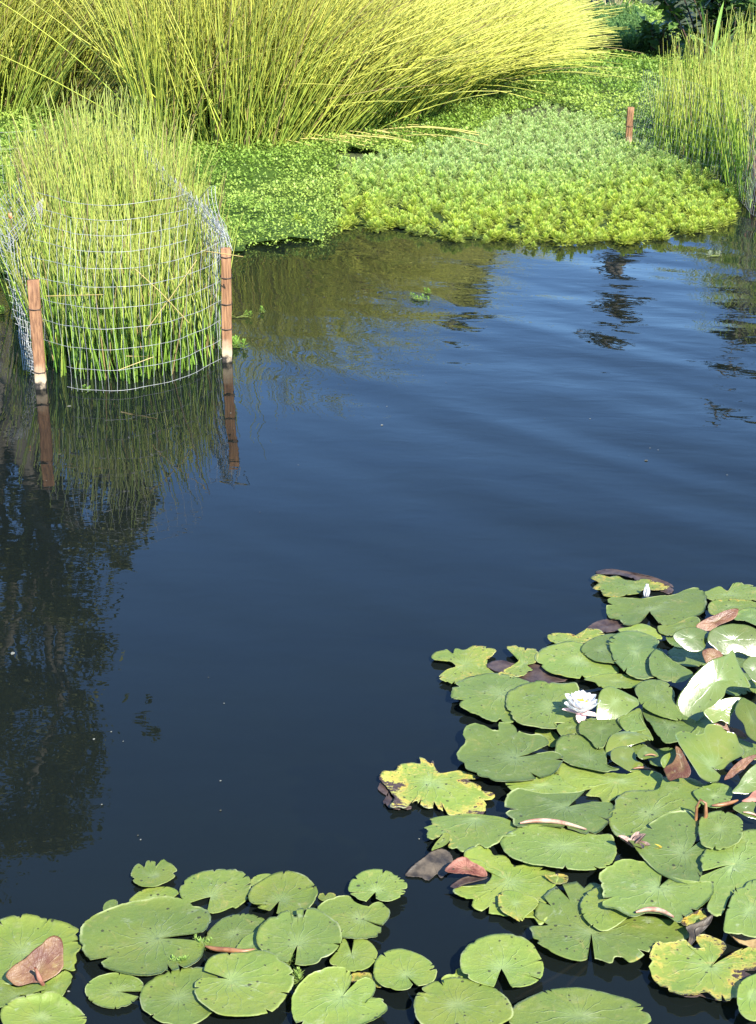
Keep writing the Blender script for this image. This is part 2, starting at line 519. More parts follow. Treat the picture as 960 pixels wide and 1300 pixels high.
def sheet(name, t, c, pts, notch=False, z=1, d=.1, tone=.4, jag=.014, lift=None, slope=(0, 0), bend=None, rim=.0025, wav=.0034,
          mat=None, label=None, cat='lily pad', group=PAD_GROUP, edge=None, edge_mat=None, thick=.0012):
    """a leaf blade: outline pts around the stalk point c, lying at its layer z or on a sloping plane"""
    c = pix(t, c); pts = [pix(t, p) for p in pts]
    h = .005 + .0065 * z if lift is None else lift
    if lift is None and d < .3: d += random.uniform(0, .26)
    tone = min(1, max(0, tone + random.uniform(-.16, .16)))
    C = gnd(*c, h)

    def onplane(p):
        dr = ray(*p); a, b = slope
        den = dr.z - a * dr.x - b * dr.y
        k = (C.z - CAM_H - a * C.x - b * C.y) / den
        return np.array([dr.x * k, dr.y * k, CAM_H + dr.z * k])
    W = catmull([onplane(p) for p in pts], not notch, 6)
    W = np.array(W); Cn = np.array(C)
    seed = random.uniform(0, 50)
    # denser outline with a little natural raggedness
    L = np.linspace(0, len(W) - (1 if notch else 0), 150 if not notch else 151, endpoint=notch)
    Wc = np.vstack([W, W[:1]])
    O = np.stack([np.interp(L, np.arange(len(Wc)), Wc[:, k]) for k in range(3)], 1)
    rad = O - Cn
    ra = np.linalg.norm(rad, axis=1)
    R0 = ra.max()
    j = np.array([noise.noise(Vector((q[0] * 55, q[1] * 55, seed))) + .9 * noise.noise(Vector((q[0] * 190, q[1] * 190, seed))) for q in O])
    bite = np.array([noise.noise(Vector((q[0] * 30, q[1] * 30, seed + 9))) for q in O])
    s = 1 + jag * j - np.clip(bite - .36, 0, 1) * (jag * 8)
    if lift is None:                                  # nibbles and short splits in the rim
        for _ in range(int(random.uniform(3, 8) + jag * 150)):
            k0 = random.randrange(6, len(O) - 6); wd_ = random.choice((1, 1, 2, 3)); dp = random.uniform(.03, .09) + (random.uniform(.05, .16) if wd_ == 1 else 0)
            for q_ in range(-wd_ + 1, wd_):
                s[k0 + q_] -= dp * (1 - abs(q_) / wd_)
    if t in 'abcdefgh' and lift is None: s *= 1.045    # crowding pads
    O = Cn + rad * s[:, None]
    fr = np.array([.05, .2, .38, .56, .72, .85, .94, 1.0])
    V = [Cn]; PL = [(0, 0, 0)]
    un = rad / (ra[:, None] + 1e-9)
    for f in fr:
        V.extend(Cn + (O - Cn) * f)
        PL.extend(np.c_[un[:, 0] * f, un[:, 1] * f, np.zeros(len(O))])
    V = np.array(V); PL = np.array(PL)
    rr = np.concatenate([[0], np.repeat(fr, len(O))])
    lx, ly = V[:, 0] - Cn[0], V[:, 1] - Cn[1]
    und = np.array([noise.noise(Vector((x * 9 + seed, y * 9, seed))) for x, y in zip(lx, ly)])
    dz = und * wav * np.clip(R0 / .1, .5, 1.4) * (1 + 1.2 * rr)
    dz += rim * np.clip((rr - .72) / .28, 0, 1) ** 2 * (.35 + np.clip(np.array([noise.noise(Vector((q[0] * 12, q[1] * 12, seed + 3))) for q in V]), 0, 1) * 1.6)
    dz -= .002 * (1 - np.clip(rr / .25, 0, 1))
    if bend:
        for ax, k in (bend if isinstance(bend, list) else [bend]):
            u = (lx * math.cos(ax) + ly * math.sin(ax))
            dz += k * u * u
    if lift is None: 
        V[:, 2] = np.maximum(V[:, 2] + dz, .0035)
    else: V[:, 2] = np.maximum(V[:, 2] + dz, .004)
    n = len(O); F4, F3 = [], []
    last = n if not notch else n - 1
    for i in range(last):
        k = (i + 1) % n
        F3.append((0, 1 + i, 1 + k))
        for r_ in range(len(fr) - 1):
            a = 1 + r_ * n
            F4.append((a + i, a + n + i, a + n + k, a + k))
    F3, F4 = np.array(F3), np.array(F4)
    # orientation: make the normals point up
    q = V[F4[:, :3]]
    up = np.cross(q[:, 1] - q[:, 0], q[:, 2] - q[:, 0])[:, 2].sum() > 0
    if not up: F3, F4 = F3[:, ::-1], F4[:, ::-1]
    nV = len(V)
    Vb = V - np.array([0, 0, thick])
    rimv = 1 + (len(fr) - 1) * n
    side = []
    for i in range(last):
        k = (i + 1) % n
        side.append((rimv + i, rimv + k, rimv + k + nV, rimv + i + nV))
    if notch:
        for e in (0, n - 1):
            ring = [0] + [1 + r_ * n + e for r_ in range(len(fr))]
            for a, b in zip(ring[:-1], ring[1:]): side.append((a, b, b + nV, a + nV))
    VV = np.vstack([V, Vb])
    PLs = np.vstack([PL, PL]); PD = np.tile((d, tone, seed), (len(VV), 1))
    o = mk(name, VV, [F3, F4, F3[:, ::-1] + nV, F4[:, ::-1] + nV, np.array(side)], mat or M_pad, loc=tuple(C), smooth=True, vecs={'pl': PLs, 'pd': PD})
    tag(o, label, cat, group)
    if edge:
        E_ = np.array([onplane(pix(t, p)) for p in edge])
        E_ = np.array(catmull(E_, False, 5))
        k = np.linspace(0, 1, len(E_))
        E_[:, 2] += .007
        r_ = min(.0055, .07 * float(np.linalg.norm(E_[-1] - E_[0]))) * np.sin(np.pi * (.06 + .88 * k)) ** .6
        v, f = tubes(E_[None], r_[None], 7)
        mk('curled_edge', v, f, edge_mat or M_pale, parent=o, smooth=True)
    return o


def P(t, c, pts, notch, z, d, tone, label, **kw):
    return sheet('lily_pad', t, c, pts, notch, z, d, tone, label=label, **kw)


def RL(t, c, pts, lift, slope, label, notch=False, tone=.5, d=.0, **kw):
    kw.setdefault('mat', M_gloss); kw.setdefault('group', RAISED_GROUP); kw.setdefault('cat', 'lily leaf')
    kw.setdefault('wav', .008); kw.setdefault('jag', .008); kw.setdefault('rim', .0)
    return sheet('lily_leaf', t, c, pts, notch, 1, d, tone, lift=lift, slope=slope, label=label, **kw)


# ---- the raft along the bottom edge
P('p', (780, 125), [(668, 108), (688, 75), (703, 66), (722, 78), (733, 88), (748, 52), (765, 55), (788, 58), (792, 84), (806, 68), (829, 45), (850, 58), (870, 66), (900, 98), (878, 112), (889, 128), (860, 155), (830, 170), (780, 188), (720, 185), (695, 172), (676, 150), (684, 140), (668, 128)],
  False, 1, .25, .25, 'small frilled pad with deep bites all round, farthest pad of the bottom raft', jag=.02)
P('p', (780, 235), [(655, 265), (690, 220), (740, 192), (800, 182), (850, 182), (890, 195), (908, 220), (880, 240), (850, 255), (820, 290), (720, 300)],
  False, 0, .42, .05, 'yellow-tipped narrow pad tucked between the frilled pad and the largest oval pad')
P('p', (800, 440), [(1030, 432), (1062, 402), (1072, 365), (1050, 320), (990, 280), (900, 252), (830, 242), (740, 252), (650, 266), (560, 300), (490, 332), (430, 380), (408, 430), (410, 480), (430, 530), (480, 575), (550, 605), (640, 628), (740, 640), (830, 628), (900, 612), (975, 585), (1020, 540), (1040, 490), (1026, 468)],
  True, 2, .0, .12, 'largest oval pad of the bottom raft, pale heart and one narrow slit', rim=.008)
P('p', (560, 290), [(525, 305), (535, 265), (565, 248), (592, 250), (592, 300), (560, 330)], False, 0, .1, .4,
  'tiny torn leaf scrap poking out behind the largest oval pad')
P('p', (110, 500), [(-60, 400), (0, 368), (60, 350), (110, 344), (190, 342), (236, 358), (242, 372), (256, 360), (300, 370), (350, 385), (402, 408), (386, 430), (405, 450), (414, 490), (390, 525), (390, 600), (370, 610), (320, 598), (240, 660), (100, 700), (-60, 650)],
  False, 1, .05, .1, 'broad pad under the upright orange-brown leaf at the corner', rim=.009)
P('p', (290, 680), [(215, 690), (250, 660), (300, 630), (330, 612), (368, 642), (350, 690), (310, 745), (270, 760), (220, 750)], False, 0, .05, .2,
  'short green pad showing just below the foot of the orange-brown leaf')
P('p', (90, 730), [(-40, 660), (20, 655), (70, 690), (140, 670), (235, 682), (242, 704), (180, 722), (150, 735), (130, 725), (95, 742), (100, 765), (20, 790), (-40, 800)], False, 2, .15, .1,
  'ragged green pad between the orange-brown leaf and the bright-rimmed corner pad')
P('p', (200, 850), [(10, 815), (60, 778), (130, 756), (200, 746), (285, 745), (340, 770), (400, 805), (440, 860), (380, 920), (200, 950), (30, 910)], False, 3, .0, .15,
  'corner pad with a bright upturned rim, partly cut off by the bottom of the picture', rim=.014)
P('p', (598, 713), [(724, 712), (728, 680), (702, 650), (640, 628), (590, 622), (530, 630), (470, 655), (435, 690), (435, 728), (470, 765), (530, 790), (590, 797), (650, 780), (692, 752), (704, 739)],
  True, 1, .0, .12, 'small smooth pad with a notch, below the largest oval pad')
P('q', (265, 745), [(70, 740), (85, 700), (130, 660), (200, 625), (270, 605), (340, 597), (390, 600), (450, 630), (480, 720), (440, 830), (330, 890), (220, 890), (130, 850), (80, 800)], False, 1, .03, .35,
  'green pad with a pale crease lying under the edge of a yellower notched pad', rim=.009)
P('q', (530, 655), [(395, 606), (404, 580), (440, 545), (500, 530), (570, 528), (620, 525), (680, 515), (740, 535), (790, 570), (840, 610), (856, 650), (840, 700), (812, 738), (780, 790), (720, 830), (600, 850), (480, 842), (400, 790), (357, 740), (348, 690), (362, 648), (420, 640)],
  True, 3, .06, .05, 'yellow-green notched pad in front of the red-rimmed pad at the bottom')
P('q', (545, 430), [(398, 470), (408, 430), (440, 390), (490, 350), (560, 327), (620, 322), (680, 338), (712, 360), (700, 400), (690, 450), (640, 515), (580, 522), (480, 515), (430, 505)], False, 1, .05, .3,
  'medium pad with a reddish lower rim beside the largest oval pad', edge=[(405, 500), (450, 512), (520, 518), (590, 525), (655, 515)], edge_mat=M_under)
P('q', (640, 475), [(555, 522), (565, 485), (600, 440), (645, 415), (690, 405), (720, 440), (720, 500), (660, 530)], False, 2, .0, .35,
  'half-hidden small pad lapped over the red-rimmed pad')
P('r', (152, 470), [(98, 570), (50, 552), (-20, 512), (-56, 470), (-55, 430), (-30, 380), (20, 340), (80, 318), (113, 308), (118, 330), (135, 342), (154, 338), (148, 305), (200, 298), (245, 300), (300, 330), (350, 370), (372, 420), (375, 470), (350, 510), (300, 550), (240, 582), (180, 586), (138, 580)],
  True, 4, .04, .4, 'deeper green round pad in the middle of the bottom raft, narrow notch facing the viewer', rim=.008)
P('q', (430, 226), [(310, 262), (285, 240), (272, 205), (285, 170), (320, 135), (380, 108), (450, 95), (520, 93), (570, 97), (620, 130), (640, 165), (632, 215), (600, 255), (555, 285), (548, 278), (480, 305), (440, 312), (412, 304)],
  True, 1, .04, .2, 'smooth oval pad with a wide wedge notch, just behind the largest oval pad')
P('q', (680, 155), [(640, 185), (635, 152), (660, 132), (700, 122), (735, 125), (735, 180), (690, 205)], False, 0, .05, .3,
  'small pad edge peeping out between two notched oval pads at the back of the raft')
P('q', (780, 248), [(722, 318), (668, 310), (680, 298), (702, 284), (640, 280), (622, 250), (626, 215), (650, 180), (700, 150), (760, 120), (820, 112), (870, 122), (920, 143), (958, 185), (975, 215), (965, 252), (940, 292), (900, 322), (840, 335), (790, 338), (764, 326)],
  True, 2, .08, .15, 'bitten oval pad behind the deeper green round pad of the bottom raft', rim=.01)
P('r', (548, 206), [(500, 262), (460, 248), (440, 230), (418, 216), (495, 212), (492, 208), (412, 205), (410, 180), (430, 140), (480, 105), (540, 92), (600, 97), (660, 125), (692, 155), (664, 158), (702, 164), (705, 195), (672, 203), (700, 211), (675, 240), (620, 265), (575, 262), (550, 250)],
  True, 2, .05, .2, 'round pad with torn slits at the outer end of the bottom raft, open water behind')
P('r', (478, 342), [(583, 372), (608, 346), (622, 315), (605, 283), (570, 262), (545, 264), (505, 278), (470, 270), (440, 255), (415, 230), (370, 228), (320, 238), (270, 270), (252, 300), (300, 340), (350, 390), (375, 440), (430, 447), (500, 445), (512, 438), (550, 430), (576, 405), (578, 384)],
  True, 3, .06, .1, 'cleft yellow-green pad touching the slit round pad at the outer end of the raft')
P('r', (300, 240), [(255, 238), (265, 215), (282, 213), (292, 228), (310, 210), (335, 212), (345, 225), (330, 245), (290, 255)], False, 0, .75, .2,
  'tiny rotting leaf scrap behind the cleft yellow-green pad', jag=.04)
P('r', (425, 522), [(438, 446), (500, 455), (540, 485), (557, 520), (545, 560), (510, 595), (450, 615), (400, 612), (350, 600), (314, 565), (330, 540), (360, 500), (372, 468), (386, 445), (400, 460), (418, 500)],
  True, 2, .08, .15, 'small pad whose notch points away from the viewer, beside the deeper green round pad')
P('r', (704, 634), [(736, 688), (718, 712), (670, 720), (610, 705), (565, 680), (540, 640), (538, 590), (560, 545), (600, 515), (660, 498), (720, 505), (780, 530), (830, 565), (846, 592), (818, 602), (828, 610), (856, 602), (858, 632), (840, 670), (800, 692), (765, 697)],
  True, 2, .05, .15, 'smooth round pad with a bite and short notch, next to the orange rotting scrap')
P('r', (378, 742), [(418, 690), (428, 650), (410, 612), (360, 600), (300, 603), (230, 625), (170, 670), (130, 730), (120, 790), (140, 860), (250, 910), (400, 910), (520, 870), (590, 822), (612, 762), (560, 745), (500, 775), (545, 722), (543, 672), (500, 650), (455, 668)],
  True, 3, .12, .15, 'big torn V-notched pad at the bottom edge before the orange rotting scrap')
P('r', (500, 655), [(420, 662), (430, 628), (480, 618), (528, 625), (548, 650), (582, 690), (558, 696), (540, 690), (490, 690)], False, 1, .98, .1,
  'orange rotting leaf scrap caught between two green pads of the bottom raft', jag=.04)
P('f', (350, 930), [(120, 950), (130, 900), (150, 878), (185, 880), (165, 858), (210, 825), (280, 805), (350, 798), (430, 810), (520, 840), (590, 880), (640, 940), (645, 1000), (520, 1060), (300, 1080), (160, 1040)],
  False, 3, .05, .1, 'plain yellow-green pad at the bottom edge in front of the round keyhole-notched pad')
P('f', (345, 795), [(268, 802), (300, 783), (338, 780), (350, 755), (378, 753), (412, 790), (440, 830), (350, 860), (280, 830)], False, 1, .5, .05,
  'yellow scrap showing behind the plain yellow-green bottom-edge pad')
P('f', (596, 735), [(556, 844), (500, 830), (430, 805), (385, 760), (377, 715), (390, 660), (430, 610), (500, 575), (570, 560), (640, 565), (700, 585), (760, 625), (800, 680), (821, 730), (810, 780), (770, 820), (710, 845), (655, 851)],
  True, 3, .06, .2, 'round pad with a keyhole notch towards the viewer, alone in open water', rim=.008)
P('g', (240, 735), [(-15, 705), (60, 665), (130, 643), (220, 635), (320, 645), (400, 665), (480, 700), (520, 760), (380, 810), (100, 810), (-30, 760)], False, 2, .05, .2,
  'wide green pad cut off by the bottom edge, below the sunken stalks')

# ---- the big raft
P('g', (291, 396), [(278, 478), (270, 505), (222, 505), (165, 490), (100, 458), (78, 440), (90, 430), (66, 425), (60, 400), (50, 372), (110, 358), (76, 330), (75, 290), (110, 250), (160, 215), (220, 195), (330, 202), (380, 260), (440, 320), (540, 338), (600, 345), (670, 365), (681, 402), (640, 430), (580, 440), (530, 470), (490, 495), (440, 521), (415, 503), (385, 500), (368, 524), (338, 515), (304, 500)],
  True, 2, .22, .25, 'largest pad of the big raft, tattered pale rim and a twin slit towards the viewer', jag=.02)
P('g', (345, 300), [(250, 290), (262, 255), (300, 225), (335, 215), (420, 240), (450, 300), (440, 330), (400, 360), (340, 385), (300, 370), (265, 335)], False, 3, .1, .3,
  'pale small pad lying on top of the largest tattered pad')
P('g', (566, 208), [(572, 195), (575, 150), (550, 125), (500, 105), (430, 98), (370, 125), (335, 160), (330, 200), (345, 240), (348, 286), (400, 300), (465, 328), (520, 312), (590, 322), (642, 356), (672, 330), (720, 300), (760, 262), (778, 225), (770, 197), (720, 200), (660, 190), (610, 170)],
  True, 5, .06, .55, 'green notched pad with a pale curled lower rim, overlapping the largest tattered pad', edge=[(470, 325), (520, 313), (570, 318), (625, 345)])
P('h', (700, 178), [(605, 190), (618, 150), (648, 127), (720, 124), (735, 100), (780, 95), (822, 108), (822, 155), (795, 195), (740, 215), (690, 235), (655, 242), (620, 222)], False, 4, .06, .35,
  'flat mid-green pad behind the withered brown bud')
P('h', (785, 268), [(800, 258), (812, 240), (818, 205), (802, 182), (760, 182), (710, 203), (672, 228), (650, 243), (665, 265), (700, 300), (770, 345), (808, 350), (825, 325), (830, 285), (855, 250), (895, 222), (850, 228), (815, 253)],
  True, 5, .06, .5, 'ridged green pad holding the withered brown bud on its near rim', wav=.005)
P('g', (870, 118), [(748, 147), (738, 110), (755, 70), (790, 35), (840, 8), (920, -20), (1000, -10), (1040, 80), (1020, 180), (940, 210), (880, 222), (850, 250), (822, 315), (800, 322), (765, 295), (780, 235), (765, 200), (720, 192), (742, 165)],
  True, 5, .04, .45, 'large smooth green pad at the picture edge, beyond the dark gap in the raft')
P('g', (935, 310), [(836, 392), (840, 330), (860, 265), (880, 226), (910, 215), (935, 188), (965, 180), (1010, 200), (1050, 300), (1010, 400), (960, 412), (900, 400), (862, 396)], False, 6, .05, .5,
  'green pad overlapping the large smooth edge pad, above the brown dead leaf')
P('g', (778, 532), [(782, 528), (808, 492), (838, 450), (800, 420), (750, 405), (722, 410), (720, 435), (752, 462), (690, 462), (680, 435), (640, 440), (600, 452), (570, 445), (540, 480), (538, 530), (560, 585), (600, 625), (650, 642), (700, 648), (760, 632), (800, 658), (840, 664), (872, 660), (880, 630), (920, 600), (932, 560), (970, 540), (1000, 500), (970, 475), (920, 460), (870, 475), (832, 500)],
  True, 3, .84, .05, 'bright yellow pad with a black rotten rim near the bottom corner', jag=.03)
P('g', (940, 650), [(885, 642), (900, 602), (940, 575), (1000, 560), (1040, 640), (1020, 730), (950, 750), (900, 720)], False, 5, .1, .2,
  'green pad in the bottom corner overlapping the bright yellow rotten one')
P('g', (720, 335), [(655, 352), (680, 330), (720, 312), (752, 302), (780, 325), (742, 347), (722, 364), (690, 375)], False, 3, 1.05, .0,
  'orange rotting leaf tip below the pad with the pale curled rim', jag=.04)
P('f', (640, 250), [(345, 300), (380, 285), (450, 292), (520, 260), (545, 215), (500, 150), (400, 132), (418, 95), (480, 70), (530, 80), (560, 120), (600, 115), (640, 140), (660, 168), (700, 170), (740, 160), (770, 130), (810, 148), (830, 190), (880, 220), (902, 258), (880, 300), (840, 370), (830, 420), (840, 462), (800, 492), (780, 450), (730, 445), (700, 452), (650, 440), (580, 430), (500, 415), (440, 388), (425, 375), (460, 370), (400, 350), (360, 338)],
  False, 1, .38, .0, 'faded tattered pad beside the reddish dead leaf, riddled with bites', jag=.03)
P('f', (680, 375), [(580, 372), (592, 330), (640, 315), (720, 332), (795, 372), (785, 400), (735, 440), (702, 478), (660, 455), (600, 420)], False, 2, .62, .0,
  'clear yellow piece of leaf lying on the faded tattered pad', jag=.03)
P('f', (900, 245), [(838, 225), (870, 230), (900, 222), (955, 230), (960, 262), (900, 272), (860, 252)], False, 2, 1.0, .0,
  'narrow orange fringe of rotten leaf beside the faded tattered pad', jag=.05)
P('c', (540, 605), [(258, 662), (310, 642), (298, 615), (345, 598), (420, 580), (540, 585), (640, 605), (720, 630), (772, 660), (770, 700), (720, 720), (640, 750), (600, 765), (560, 745), (500, 772), (440, 770), (398, 755), (400, 715), (340, 702), (312, 718), (278, 692)],
  False, 2, .22, .5, 'ragged green pad between the yellow ragged pad and the dark dead leaf', jag=.03)
P('c', (360, 725), [(300, 782), (318, 745), (345, 715), (372, 688), (395, 695), (392, 735), (360, 760), (330, 770)], False, 3, .35, .0,
  'narrow bright yellow-green scrap standing beside the dark dead leaf', mat=M_pad)
P('c', (295, 402), [(22, 382), (40, 352), (105, 345), (118, 322), (180, 308), (232, 300), (236, 275), (300, 290), (315, 330), (340, 362), (400, 352), (445, 345), (552, 378), (522, 392), (488, 398), (560, 430), (566, 455), (638, 466), (600, 530), (560, 585), (480, 580), (400, 575), (340, 552), (290, 545), (232, 532), (215, 505), (150, 545), (78, 542), (100, 500), (70, 440), (30, 398)],
  False, 1, .9, .05, 'yellow ragged pad speckled with holes, at the tip of the raft against open water', jag=.035)
P('c', (760, 264), [(842, 238), (870, 226), (938, 200), (915, 165), (880, 150), (850, 150), (780, 130), (740, 95), (675, 90), (668, 135), (610, 120), (548, 100), (500, 118), (484, 160), (497, 195), (460, 230), (452, 275), (490, 300), (500, 340), (560, 375), (640, 395), (740, 405), (830, 397), (900, 380), (962, 358), (1004, 312), (1012, 270), (962, 242), (880, 243)],
  True, 3, .14, .5, 'wide heart-shaped green pad with a yellow corner, nearest below the flower side', rim=.006)
P('d', (150, 465), [(-80, 440), (0, 442), (100, 420), (180, 402), (240, 420), (262, 450), (345, 490), (300, 525), (150, 535), (0, 520), (-60, 480)], False, 2, .1, .4,
  'pad sandwiched between the wide heart-shaped pad and the rolled-rim pad')
P('d', (292, 598), [(398, 492), (345, 505), (280, 512), (150, 522), (50, 505), (0, 497), (-50, 522), (-74, 561), (-67, 640), (-12, 715), (60, 708), (200, 715), (320, 738), (410, 755), (470, 740), (520, 700), (550, 655), (545, 570), (430, 564)],
  True, 4, .02, .55, 'cleft green pad with a long rolled pinkish rim', edge=[(0, 712), (60, 700), (130, 696), (220, 702), (310, 722), (405, 750)])
P('d', (265, 832), [(-60, 760), (0, 730), (100, 722), (250, 735), (410, 765), (480, 765), (545, 758), (572, 820), (575, 872), (540, 940), (480, 960), (380, 968), (250, 962), (150, 950), (50, 930), (-50, 885), (-100, 805)],
  False, 3, .04, .4, 'broad green pad directly in front of the cleft pad with the rolled rim')
P('d', (430, 292), [(225, 240), (240, 200), (280, 170), (350, 152), (385, 138), (400, 170), (460, 215), (530, 240), (525, 290), (540, 355), (600, 375), (540, 388), (440, 372), (340, 350), (262, 305), (230, 272)], False, 3, .05, .4,
  'green pad just in front of the white flower with a chewed hole')
P('d', (600, 432), [(232, 390), (245, 350), (280, 328), (340, 345), (440, 368), (540, 375), (640, 395), (740, 385), (842, 398), (872, 440), (880, 500), (760, 515), (680, 505), (602, 518), (550, 540), (515, 557), (490, 505), (412, 497), (445, 455), (350, 482), (300, 470), (262, 430)],
  False, 2, .32, .0, 'long yellowish pad with a torn near rim, two pads in front of the flower', jag=.02, wav=.006)
P('d', (500, 130), [(370, 150), (378, 85), (440, 55), (530, 42), (600, 75), (640, 105), (590, 150), (530, 200), (505, 228), (470, 228), (430, 190), (390, 160)], False, 4, .03, .55,
  'dark green pad tucked in the shade of the flower', wav=.005)
P('d', (310, 112), [(228, 105), (290, 78), (330, 62), (400, 80), (400, 140), (310, 157), (262, 168)], False, 3, .05, .2,
  'pale small pad right below the petals of the white flower')
P('d', (165, 170), [(100, 128), (160, 125), (215, 142), (232, 215), (190, 228), (150, 200), (108, 172)], False, 0, .3, .2,
  'olive scrap of pad filling the gap left of the chewed green pad')
RL('d', (640, 170), [(525, 232), (533, 190), (570, 142), (640, 118), (700, 128), (745, 155), (800, 188), (700, 217), (620, 228), (560, 252)], .04, (-.1, .25),
   'small bright domed leaf with beaded rim, between the flower and the cone-shaped leaf', tone=.1, bend=(R(90), -5.0))
P('d', (690, 90), [(600, 62), (660, 28), (725, -5), (740, 70), (792, 150), (805, 190), (740, 180), (690, 140), (640, 120)], False, 5, .0, .5,
  'upright-edged green pad behind the small domed leaf')
RL('d', (630, 290), [(555, 302), (560, 252), (610, 228), (670, 228), (702, 262), (712, 302), (752, 327), (720, 366), (670, 377), (600, 345), (560, 317)], .035, (-.05, .2),
   'smooth light green leaf with a brownish lower lip, left of the cone-shaped leaf', tone=.2, edge=[(690, 378), (740, 372), (800, 382)], edge_mat=M_under)
RL('d', (770, 265), [(718, 282), (733, 242), (770, 224), (815, 244), (848, 280), (800, 292), (742, 302)], .05, (-.2, .5),
   'tiny folded green leaf with an orange edge beside the cone-shaped leaf', tone=.1, edge=[(760, 298), (800, 292), (835, 300)], edge_mat=M_under)
P('e', (300, 372), [(105, 228), (250, 285), (380, 295), (475, 308), (518, 370), (502, 412), (440, 472), (350, 485), (270, 492), (200, 430), (170, 380), (128, 330)], False, 4, .05, .75,
  'dull dark green pad with one yellow crease, behind the cone-shaped leaf', wav=.006)
P('e', (200, 150), [(45, 85), (100, 40), (200, 8), (262, 18), (332, 88), (335, 180), (382, 250), (445, 302), (380, 305), (250, 288), (120, 235), (65, 180)], False, 6, .02, .45,
  'green pad with a shiny yellowish hump, in front of the tall glossy leaf', wav=.009)
RL('b', (180, 750), [(78, 760), (92, 700), (115, 665), (150, 648), (200, 662), (258, 690), (302, 712), (312, 758), (280, 790), (208, 842), (150, 838), (82, 832)], .06, (-.3, .72),
   'smooth raised leaf standing just beside the white flower', tone=.35, bend=(R(75), -5))
P('b', (300, 835), [(205, 850), (260, 820), (312, 780), (335, 850), (345, 900), (250, 910)], False, 5, .0, .45,
  'thin green leaf edge in front of the raised leaf by the flower')
RL('b', (740, 640), [(522, 700), (545, 665), (570, 640), (625, 590), (700, 548), (760, 525), (800, 500), (832, 462), (850, 500), (872, 540), (912, 590), (932, 632), (880, 662), (800, 690), (780, 740), (700, 792), (610, 832), (590, 820), (558, 780), (530, 740)], .085, (-.25, .95),
   'tallest glossy leaf, tilted up with a broad white sheen and a pleat', tone=.45, bend=[(R(120), 3.6), (R(30), -1.5)])
RL('b', (600, 395), [(498, 372), (560, 337), (640, 328), (706, 348), (692, 400), (662, 468), (590, 462), (548, 432)], .10, (-.3, .95),
   'glossy upright leaf with one white streak, behind the round red bud leaf', tone=.4, bend=(R(60), -5.5))
RL('b', (830, 395), [(690, 425), (702, 370), (750, 328), (830, 298), (900, 308), (960, 345), (1010, 400), (1010, 485), (940, 492), (860, 462), (780, 482), (712, 445)], .10, (-.1, 1.1),
   'wide raised leaf with a bright band of glare, below the brown curled leaf', tone=.45, bend=(R(95), -4.5))
P('b', (372, 240), [(378, 262), (430, 312), (482, 322), (545, 300), (612, 270), (660, 240), (672, 195), (662, 145), (620, 120), (560, 128), (500, 155), (430, 165), (340, 178), (260, 172), (180, 175), (150, 200), (140, 240), (160, 280), (210, 288), (226, 312), (270, 322), (320, 305), (348, 272)],
  True, 2, .16, .5, 'wide split green pad behind the raft, just in front of the white bud', jag=.02)
P('b', (310, 112), [(55, 62), (90, 40), (150, 55), (200, 45), (232, 65), (270, 72), (330, 70), (390, 85), (470, 105), (440, 122), (390, 125), (345, 120), (310, 150), (250, 160), (190, 168), (120, 155), (110, 132), (65, 118), (102, 95)], False, 1, .8, .2,
  'ragged yellow-edged pad at the far end of the raft, carrying the white bud', jag=.03)
P('b', (800, 150), [(652, 142), (700, 125), (760, 108), (800, 128), (842, 82), (880, 85), (960, 115), (1020, 140), (1020, 200), (900, 190), (800, 190), (770, 182), (720, 185)], False, 2, .5, .3,
  'far yellow-flecked pad at the picture edge behind the brown curled leaf', jag=.03)
P('b', (820, 215), [(698, 235), (715, 198), (780, 185), (860, 185), (960, 200), (1020, 215), (1010, 255), (850, 245), (720, 268)], False, 3, .7, .1,
  'yellow strip of pad right behind the brown curled leaf', jag=.025)
P('b', (930, 275), [(845, 290), (862, 250), (920, 230), (1010, 235), (1030, 335), (960, 325), (895, 298)], False, 4, .05, .6,
  'dull green pad at the edge between the brown curled leaf and the glare-banded leaf')
P('b', (540, 325), [(420, 330), (480, 320), (560, 290), (622, 275), (645, 300), (625, 335), (540, 350), (510, 372), (442, 367)], False, 3, .05, .3,
  'light green pad behind the upright leaf with one white streak', wav=.005)
P('b', (310, 350), [(200, 345), (260, 330), (322, 314), (382, 335), (422, 370), (432, 392), (380, 400), (300, 372), (240, 372)], False, 2, .5, .15,
  'yellowing strip of pad with a dark slit, behind the split dull green pad', jag=.02)
P('b', (290, 465), [(162, 470), (150, 420), (200, 370), (300, 358), (392, 385), (418, 415), (397, 470), (376, 530), (392, 600), (332, 622), (270, 606), (215, 565), (182, 522)], False, 4, .04, .65,
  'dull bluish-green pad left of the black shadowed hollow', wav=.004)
P('b', (110, 455), [(-5, 450), (48, 400), (110, 378), (185, 372), (205, 440), (205, 500), (192, 535), (150, 532), (80, 522), (28, 490)], False, 3, .04, .65,
  'bluish-green pad wedged between the dull pad and the yellow-topped pad')
P('a', (850, 522), [(616, 490), (660, 450), (720, 428), (800, 413), (880, 428), (940, 480), (980, 520), (1040, 540), (1062, 580), (1010, 610), (960, 602), (830, 616), (740, 600), (672, 562), (630, 525)], False, 2, .34, .3,
  'broad pad with brown scorch in the middle, above the white flower', jag=.015)
P('a', (800, 398), [(680, 390), (720, 372), (800, 375), (860, 392), (900, 345), (960, 360), (985, 385), (950, 412), (880, 420), (800, 418), (715, 425)], False, 1, .85, .1,
  'yellow crumbling pad rim behind the brown-scorched pad', jag=.04)
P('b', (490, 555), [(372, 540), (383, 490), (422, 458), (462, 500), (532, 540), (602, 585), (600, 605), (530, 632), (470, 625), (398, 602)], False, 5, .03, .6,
  'green pad half in the black shadow below the upright streaked leaf')
